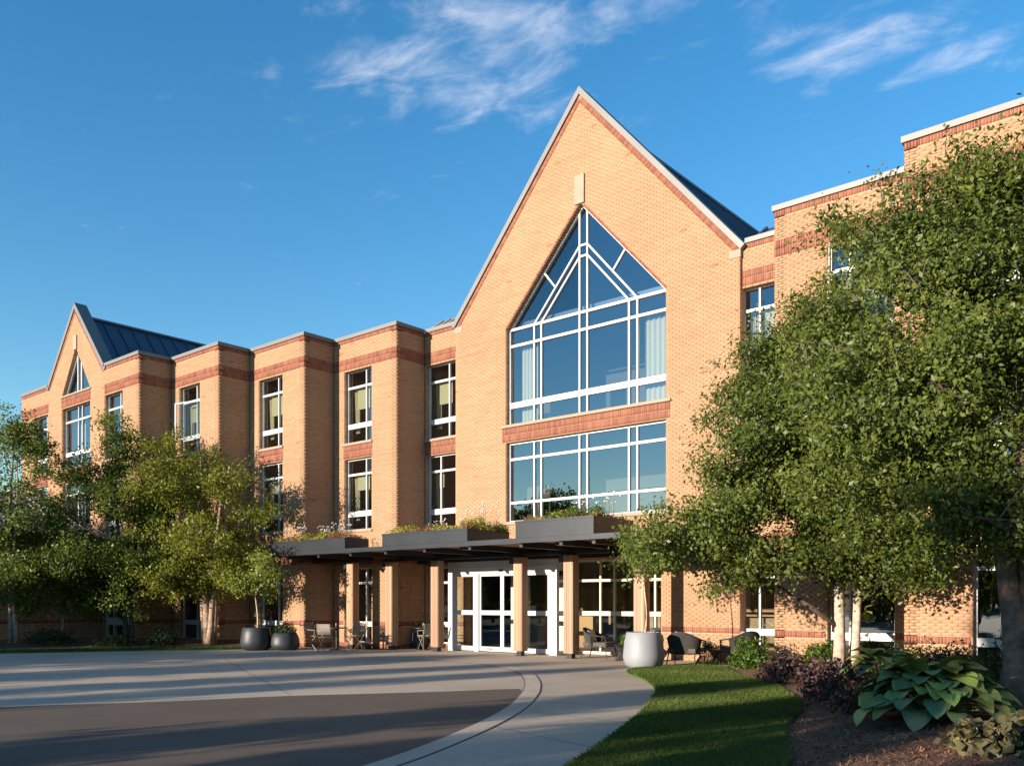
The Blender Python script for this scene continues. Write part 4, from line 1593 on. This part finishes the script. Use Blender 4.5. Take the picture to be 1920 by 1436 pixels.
for lab, x, y, z, n, hgt, sp, sd in (('tall pale flower tuft at the far left end of the first trough', -25.0, 17.8, 3.53, 18, .55, .16, 71), ('pale flower tuft just right of the tallest tuft in the first trough', -24.5, 17.9, 3.53, 14, .50, .12, 72),
                                     ('pale flower tuft above the lime mound in the first trough', -23.55, 18.2, 3.55, 18, .48, .22, 73), ('wide pale flower tuft near the window in the first trough', -22.85, 18.3, 3.55, 22, .55, .26, 74),
                                     ('thin dry flower stems at the far end of the middle trough', -18.7, 18.6, 3.55, 14, .45, .22, 75), ('dry flower stems in the centre of the middle trough', -17.6, 18.6, 3.55, 14, .60, .2, 76),
                                     ('tall dry flower stems behind the largest mound of the middle trough', -16.8, 18.5, 3.56, 20, .72, .28, 77), ('thin pale flower stems in the tallest trough', -13.3, 18.4, 3.64, 20, .6, .35, 78), ('thin dry stems at the near end of the tallest trough', -12.5, 18.5, 3.64, 14, .65, .2, 79)):
    flower_tuft(lab, x, y, z, n, hgt, sp, sd)


# ---- bed planting on the right
def at_bed(x, y):
    return (x, y, zr(x, y))


shrub('fern', 'bright green ferny plant at the near corner of the building by the lounge chairs', 'fern', at_bed(-8.85, 18.75), .50, .50, .62, 1700, .11, 'leaf_fern', stems=9, seed=81, aspect=.28)
shrub('fern', 'bright green ferny plant beside the twin birch trunks', 'fern', at_bed(-7.05, 18.55), .55, .45, .48, 1500, .11, 'leaf_fern', stems=9, seed=82, aspect=.28)
shrub('small_plant', 'small grey-green plant at the edge of the paving', 'plant', (-10.1, 19.3, .03), .2, .2, .16, 300, .07, 'leaf_dark', stems=4, seed=83)
shrub('purple_shrub', 'purple-bronze leafy mound beside the fern', 'shrub', at_bed(-6.95, 16.35), .55, .55, .44, 1500, .085, 'leaf_purple', seed=84, aspect=.8)
shrub('purple_shrub', 'dark purple leafy mound in front of the twin birch trunks', 'shrub', at_bed(-5.85, 15.6), .62, .55, .38, 1500, .085, 'leaf_purple', seed=85, aspect=.8)
shrub('red_flower_bush', 'dark bush with small red flowers at the bend of the lawn', 'bush', at_bed(-4.75, 13.15), .62, .70, .42, 1700, .07, 'leaf_red', seed=86, aspect=.6)
shrub('red_flower_bush', 'low dark red-flecked bush between the lawn and the big hosta', 'bush', at_bed(-4.05, 11.9), .45, .5, .34, 1100, .07, 'leaf_red', seed=87, aspect=.6)
shrub('heuchera', 'tan-green lobed plant at the bottom right corner', 'plant', at_bed(-1.93, 8.95), .34, .34, .27, 420, .11, 'leaf_heuchera', seed=88, aspect=.95)
shrub('heuchera', 'olive lobed plant at the right edge below the birch trunk', 'plant', at_bed(-1.50, 9.35), .38, .38, .30, 420, .11, 'leaf_heuchera', seed=89, aspect=.95)
shrub('yew_shrub', 'dark evergreen shrub against the brick behind the big hosta', 'shrub', at_bed(-4.0, 16.6), .85, .6, .55, 2600, .06, 'leaf_dark', seed=90)
shrub('yew_shrub', 'dark green shrub to the right of the big hosta by the birch trunk', 'shrub', at_bed(-2.6, 14.2), .75, .7, .75, 2600, .07, 'leaf_dark', seed=91)
shrub('yew_shrub', 'dark shrub under the bay window between the twin birch and the large birch', 'shrub', at_bed(-5.0, 17.6), .7, .45, .5, 1800, .06, 'leaf_dark', seed=92)

# hosta leaves: one shaped blade mesh shared by every leaf
def hosta_mesh():
    vs, fs = [], []
    nl, nw = 11, 7
    for i in range(nl):
        t = i / (nl - 1)
        if t < .40:
            w = .44 * math.sqrt(max(0.0, 1 - ((t - .40) / .43) ** 2))
        else:
            w = .44 * (1 - ((t - .40) / .60) ** 2.2) ** .85
        zc_ = .14 * math.sin(t * PI * .9) - .30 * t * t
        for j in range(nw):
            s = (j / (nw - 1) - .5) * 2
            vs.append((s * w, t - .10 * abs(s) * (t < .3), zc_ + .16 * w * abs(s) ** 1.5 + .012 * math.cos(s * 11) * (1 - abs(s)) + .012 * math.sin(t * 16 + s * 3) * abs(s)))
    for i in range(nl - 1):
        for j in range(nw - 1):
            a = i * nw + j
            fs.append((a, a + 1, a + nw + 1, a + nw))
    me = bpy.data.meshes.new('leaf')
    me.from_pydata(vs, [], fs)
    me.update()
    return me


HM = [hosta_mesh(), hosta_mesh()]
HM[0].materials.append(MATS['hosta_leaf'])
HM[1].materials.append(MATS['hosta_leaf_blue'])
for hm_ in HM:
    hm_.polygons.foreach_set('use_smooth', [True] * len(hm_.polygons))


def hosta(label, base, R, hgt, n, leaf, seed):
    rs = random.Random(seed)
    T = tag(empty('hosta', base), label, 'hosta')
    st = MB()
    for k in range(n):
        ring = (k + .5) / n
        a = k * 2.39996 + rs.uniform(-.25, .25)
        rr = R * (.12 + .70 * ring ** .8)
        zz = hgt * (1.0 - .72 * ring ** 1.5) * rs.uniform(.85, 1.1)
        p = Vector((math.cos(a) * rr, math.sin(a) * rr, zz))
        o = bpy.data.objects.new('leaf', HM[0] if rs.random() < .58 else HM[1])
        COL.objects.link(o)
        o.parent = T
        o.location = p
        L = leaf * rs.uniform(.8, 1.15)
        o.scale = (L * rs.uniform(.9, 1.1), L, L)
        o.rotation_euler = (math.radians(rs.uniform(-30, 0) + 34 * (1 - ring)), math.radians(rs.uniform(-18, 18)), a - PI / 2 + rs.uniform(-.3, .3))
        st.tube([(0, 0, -.02), p * .55 + Vector((0, 0, zz * .18)), p], [.010, .009, .007], 5, cap=False)
    st.build('stalk', 'hosta_leaf', T)


hosta('big spreading hosta with broad green and blue-green leaves in the mulch', at_bed(-2.95, 11.0), .86, .58, 125, .31, 5)
hosta('smaller hosta behind the big one by the twin birch trunks', at_bed(-4.95, 15.5), .55, .48, 26, .34, 6)

# left bed shrubs
for x, y, r, hh_, lab, sd in ((-31.9, 9.9, .6, .45, 'dark shrub at the far left end of the left bed', 101), (-30.9, 12.5, .85, .5, 'dark spreading juniper in front of the beige window', 102), (-29.4, 14.0, .7, .35, 'bluish low shrub between the two left birches', 103), (-28.7, 15.3, .55, .45, 'dark shrub under the white ground-floor window left of the river birch', 104)):
    shrub('bed_shrub', lab, 'shrub', (x, y, zl(x, y)), r, r, hh_, 1500, .075, 'leaf_dark', seed=sd, group='shrubs of the left bed')


# ------------------------------------------------------------------ grass and chips
def scatter_poly(poly, n, dens=None):
    xs = [p[0] for p in poly]
    ys = [p[1] for p in poly]
    out = []
    got = 0
    while got < n:
        x = RNG.uniform(min(xs), max(xs), n)
        y = RNG.uniform(min(ys), max(ys), n)
        k = inside(poly, x, y)
        if dens is not None:
            k &= RNG.random(n) < dens(x, y)
        out.append(np.stack([x[k], y[k]], 1))
        got += k.sum()
    return np.concatenate(out)[:n]


def grass(name, poly, n, hgt, label, dens=None, zb=.03):
    P = scatter_poly(poly, n, dens)
    a = RNG.uniform(0, 2 * PI, n)
    H_ = hgt * RNG.uniform(.5, 1.25, n)
    w = RNG.uniform(.0035, .007, n) * (1 + .10 * np.hypot(P[:, 0], P[:, 1]))
    lean = RNG.normal(0, .42, (n, 2)) * H_[:, None] + .25 * H_[:, None] * np.stack([np.sin(P[:, 1] * 2.0 + P[:, 0]), np.cos(P[:, 0] * 1.7)], 1)
    b = np.column_stack([P, np.full(n, zb)])
    s = np.column_stack([np.cos(a) * w, np.sin(a) * w, np.zeros(n)])
    t = b + np.column_stack([lean, H_])
    v = np.stack([b - s, b + s, t], 1).reshape(-1, 3)
    pat = .5 + .22 * np.sin(P[:, 0] * 1.3 + 2 * np.sin(P[:, 1] * .9)) * np.cos(P[:, 1] * 1.1)
    r = np.clip(pat + RNG.normal(0, .2, n), 0, 1)
    o = link(name, np_mesh(name, v, np.arange(3 * n).reshape(n, 3), r), 'grass')
    return tag(o, label, 'grass', kind='stuff')


RNG = np.random.default_rng(9)
LV = [p for p in LAWN if p[1] > 3.5]
grass('grass', LV, 230000, .052, 'mown green lawn blades beside the curving walk', dens=lambda x, y: np.clip(1.5 * (7 / np.hypot(x, y)) ** 1.3, .12, 1))
grass('grass', LEFT[:-6] + LEFT_B[:-6][::-1], 16000, .06, 'blades of the narrow lawn strip by the left bed')

n = 26000
P = scatter_poly([(x, y) for x, y in BED_R if y > 4][:] + [(-1.2, 19.4), (1.5, 19.4), (1.5, 4)] if False else BED_R, n, dens=lambda x, y: np.where((y > 6) & (x < 0) & (y < 20.2), np.clip((9 / np.hypot(x, y)) ** 1.5, .15, 1), 0))
zz = bed_height(P[:, 0], P[:, 1], BED_R, EDGE_R, .24, 2.2) + .008
ang = RNG.uniform(0, 2 * PI, n)
Lc, wc = RNG.uniform(.02, .06, n), RNG.uniform(.006, .014, n)
tilt = RNG.normal(0, .35, n)
d = np.column_stack([np.cos(ang), np.sin(ang), tilt]) * Lc[:, None] * .5
s = np.column_stack([-np.sin(ang), np.cos(ang), RNG.normal(0, .3, n)]) * wc[:, None] * .5
cen = np.column_stack([P, zz + np.abs(tilt) * Lc * .4])
v = np.stack([cen - d - s, cen + d - s, cen + d + s, cen - d + s], 1).reshape(-1, 3)
tag(link('mulch_chips', np_mesh('mulch_chips', v, np.arange(4 * n).reshape(n, 4), RNG.random(n)), 'mulch_chip'), 'loose shredded bark chips on the right bed', 'mulch', kind='stuff')


# ------------------------------------------------------------------ furniture
def rotpts(pts, a):
    return [(x * math.cos(a) - y * math.sin(a), x * math.sin(a) + y * math.cos(a), z) for x, y, z in pts]


def folding_chair():
    """faces +Y; seat 0.45 m"""
    T = empty('folding_chair')
    seat, back = MB(), MB()
    for k in range(7):
        seat.box(-.20, .20, -.20 + k * .06, -.20 + k * .06 + .048, .44, .458)
    for k in range(8):
        z = .54 + k * .042
        y = -.24 - (z - .45) * .22
        back.box(-.205, .205, y - .008, y + .008, z, z + .033)
    seat.build('seat', 'chair_wood', T)
    back.build('backrest', 'chair_wood', T)
    for s in (-1, 1):
        MB().tube([(s * .22, .24, 0), (s * .22, -.24, .52), (s * .22, -.33, .88)], .013, 6).build('leg', 'chair_wood', T)
        MB().tube([(s * .195, -.26, 0), (s * .195, .20, .44)], .012, 6).build('leg', 'chair_wood', T)
        MB().tube([(s * .235, .20, .64), (s * .235, -.27, .66)], .014, 6).build('armrest', 'chair_wood', T)
        MB().tube([(s * .235, .16, .44), (s * .235, .20, .64)], .011, 6).build('arm_post', 'chair_wood', T)
    return T


def round_table(label, loc, grp):
    T = tag(empty('bistro_table', loc), label, 'table', grp)
    m = MB()
    m.lathe([(.36, .70), (.37, .705), (.37, .725), (.36, .73)], 28)
    m.build('table_top', 'black_metal', T)
    MB().lathe([(.04, .03), (.04, .70)], 12).build('post', 'black_metal', T)
    MB().lathe([(.25, 0), (.25, .012), (.05, .04)], 20).build('base', 'black_metal', T)
    MB().lathe([(.05, .73), (.06, .80), (.05, .88)], 12).build('lantern', 'black_metal', T)
    return T


round_table('black round bistro table in front of the first column', (-23.05, 18.25, 0), 'bistro tables')
round_table('black round bistro table behind the third column beside the doors', (-21.0, 20.2, 0), 'bistro tables')
ch0 = folding_chair()
first = True
for x, y, a, lab in ((-23.8, 17.95, -80, 'brown slatted folding chair at the left of the first bistro table'), (-22.95, 18.95, 178, 'brown slatted folding chair behind the first bistro table by the column'),
                     (-22.05, 18.15, 80, 'brown slatted folding chair at the right of the first bistro table, back to the door'), (-22.65, 17.55, 30, 'brown slatted folding chair in front of the first bistro table'), (-21.35, 20.6, 200, 'slatted folding chair left of the far bistro table'), (-20.55, 19.9, 70, 'slatted folding chair half hidden by the third column')):
    o = ch0 if first else copy_tree(ch0)
    first = False
    o.location = (x, y, 0)
    o.rotation_euler = (0, 0, math.radians(a))
    tag(o, lab, 'chair', 'slatted folding chairs')


def lounge_chair(w=.72):
    """faces +Y; rope shell back and arms"""
    T = empty('lounge_chair')
    rp, fr_ = MB(), MB()
    n = 48
    top, bot = [], []
    for k in range(n + 1):
        t = k / n
        a = PI + .25 + (PI - .5) * t if False else PI * (1.08 + .84 * t)
        # horseshoe plan from one arm round the back to the other
        ux, uy = math.cos(a), math.sin(a)
        hx, hy = ux * w / 2, uy * .36 + .02
        z = .60 + .18 * max(0, -uy) ** 2
        top.append(Vector((hx * 1.08, hy * 1.12, z)))
        bot.append(Vector((hx * .92, hy * .92, .30)))
    for a_, b_ in zip(top, bot):
        rp.tube([b_, a_.lerp(b_, .5) * 1.0, a_], .0125, 5, cap=False)
    ends = [Vector((top[0].x, .30, .56))] + top + [Vector((top[-1].x, .30, .56))]
    fr_.tube(ends, .017, 6)
    fr_.tube([Vector((bot[0].x, .30, .30))] + bot + [Vector((bot[-1].x, .30, .30))], .015, 6)
    rp.build('rope_back', 'rope', T)
    fr_.build('frame', 'rope', T)
    for sx in (-1, 1):
        MB().tube([(sx * w * .50, .30, .56), (sx * w * .46, .32, 0)], [.016, .011], 6).build('leg', 'rope', T)
        MB().tube([(sx * w * .40, -.26, .32), (sx * w * .44, -.36, 0)], [.016, .011], 6).build('leg', 'rope', T)
    c_ = MB()
    c_.box(-w * .43, w * .43, -.30, .32, .32, .42)
    c_.build('cushion', 'cushion', T)
    return T


def pillow(label, loc, rot, w=.46, h_=.40, material='pillow'):
    vs, fs = [], []
    n = 8
    for side_ in (-1, 1):
        for i in range(n + 1):
            for j in range(n + 1):
                u, v_ = i / n * 2 - 1, j / n * 2 - 1
                pinch = 1 - .10 * (1 - abs(u)) * abs(v_) ** 2 - .10 * (1 - abs(v_)) * abs(u) ** 2
                t = .075 * (1 - u ** 4) ** .5 * (1 - v_ ** 4) ** .5
                vs.append((u * w / 2 * pinch, side_ * t, v_ * h_ / 2 * pinch))
    k = (n + 1) ** 2
    for s in range(2):
        for i in range(n):
            for j in range(n):
                a = s * k + i * (n + 1) + j
                fs.append((a, a + 1, a + n + 2, a + n + 1) if s else (a, a + n + 1, a + n + 2, a + 1))
    m = MB()
    m.v, m.f = vs, fs
    o = m.build('pillow', material, None, True)
    o.location = loc
    o.rotation_euler = rot
    tag(o, label, 'pillow', 'lounge pillows')


def low_table(label, loc, r=.38, hgt=.42):
    T = tag(empty('low_table', loc), label, 'table', 'woven low tables')
    m = MB()
    m.lathe([(r, hgt - .03), (r + .02, hgt - .015), (r, hgt)], 28)
    m.build('table_top', 'black_metal', T)
    rp = MB()
    for k in range(36):
        a = 2 * PI * k / 36
        c_, s_ = math.cos(a), math.sin(a)
        rp.tube([(c_ * r * .95, s_ * r * .95, hgt - .03), (c_ * r * .62, s_ * r * .62, hgt * .5), (c_ * r * .92, s_ * r * .92, .015)], .011, 4, cap=False)
    rp.build('rope_base', 'rope', T)
    MB().lathe([(r * .95, 0), (r * .95, .02)], 24).build('base_ring', 'black_metal', T)


lc = lounge_chair()
first = True
for x, y, a, lab in ((-14.15, 20.35, -75, 'dark rope lounge chair just right of the fifth column'), (-13.0, 21.0, 172, 'dark rope lounge chair with brown pillow in front of the lobby glazing'),
                     (-10.75, 19.15, 12, 'dark rope lounge chair seen from behind, next to the light grey pot'), (-9.95, 20.55, 60, 'dark rope lounge chair furthest right by the white-framed window')):
    o = lc if first else copy_tree(lc)
    first = False
    o.location = (x, y, 0)
    o.rotation_euler = (0, 0, math.radians(a))
    o.scale = (1.12, 1.12, 1.08)
    tag(o, lab, 'lounge chair', 'rope lounge chairs on the patio')
low_table('dark woven low table with a potted plant, left of the grey pot', (-13.0, 20.1, 0))
low_table('dark woven low table between the two right lounge chairs', (-10.9, 20.6, 0), .34, .36)
shrub('table_plant', 'green leafy plant standing on the low table left of the grey pot', 'plant', (-13.0, 20.1, .42), .26, .26, .30, 420, .10, 'leaf_fern', seed=121, aspect=.35)
shrub('table_plant', 'small green plant on the low table right of the grey pot', 'plant', (-10.9, 20.6, .36), .18, .18, .22, 240, .08, 'leaf_dark', seed=122, aspect=.35)
pillow('taupe pillow on the lounge chair before the lobby glazing', (-13.0, 21.18, .64), (math.radians(-14), 0, math.radians(172)), material='cushion')
pillow('cream pillow showing above the rope chair beside the grey pot', (-10.78, 19.10, .66), (math.radians(14), 0, math.radians(12)))
pillow('pale pillow on the furthest right lounge chair', (-9.78, 20.45, .64), (math.radians(14), .15, math.radians(60)))
pillow('pale pillow on the lounge chair by the fifth column', (-14.34, 20.30, .60), (math.radians(14), 0, math.radians(-75)))

# ------------------------------------------------------------------ trees behind the camera whose shade falls across the drive
SG = 'trees across the drive'
def shade_tree(seed, hgt, rad, n, size=.26):
    t = tree('shade_tree', 'leafy tree of the row facing the entrance across the drive', 'tree', (0, 0, 0), [(0, 0, .1, .1, hgt * .8, .16)],
             [(0, 0, hgt * .40, rad, rad, hgt * .34), (rad * .2, 0, hgt * .66, rad * .8, rad * .8, hgt * .30), (-rad * .2, .2, hgt * .25, rad * .9, rad * .9, hgt * .23)], n, 26, size, 'leaf_birch', 'bark_dark', spread=.34, limbs=10, group=SG, seed=seed, twigs=.1)
    return t


ROW = []
s0 = shade_tree(201, 5.6, 1.55, 260)
s1 = shade_tree(202, 9.0, 2.6, 520)
first0 = first1 = True
for x, y, sc, sz, big in ((-18.75, -10, .46, .98, 0), (-20.6, -10, .52, .95, 0), (-24.0, -10, 1.20, .98, 0), (-28.3, -9.6, 1.0, 1.0, 0), (-30.7, -10.5, .8, .92, 0),
                          (-13.1, -10, .62, .94, 0), (-10.9, -11.5, .36, .92, 1), (-8.3, -10, .50, .92, 1), (-5.2, -11, .55, .88, 1), (-2.6, -12.5, .6, .8, 1),
                          (-33.4, -11, .78, .66, 1), (-37.2, -9, .95, .78, 1), (-41.4, -10.5, 1.0, 1.24, 1), (-45.2, -9.5, 1.0, 1.12, 1), (-49, -9, 1.1, 1.05, 1)):
    if big:
        o = s1 if first1 else copy_tree(s1)
        first1 = False
    else:
        o = s0 if first0 else copy_tree(s0)
        first0 = False
    o.location = (x, y, 0)
    o.scale = (sc, sc, sz)
    o.rotation_euler = (0, 0, x * 1.7)

# far wood closing the view behind the camera (mirrored in the windows)
RNG = np.random.default_rng(77)
n = 26000
ang = RNG.uniform(math.radians(168), math.radians(400), n)
rad = RNG.uniform(78, 100, n)
top = 8.0 + 2.6 * np.sin(ang * 23) + 1.4 * np.sin(ang * 61 + 1)
P = np.stack([np.cos(ang) * rad - 10, np.sin(ang) * rad, top * RNG.random(n) ** .7], 1)
v, q, rr = leaf_cloud(P, np.array([0, .6, .5]), 1.5, RNG.random(n), .8)
tag(link('treeline', np_mesh('treeline', v, q, rr), 'leaf_birch'), 'distant line of trees beyond the drive seen only in the window reflections', 'trees', kind='stuff')
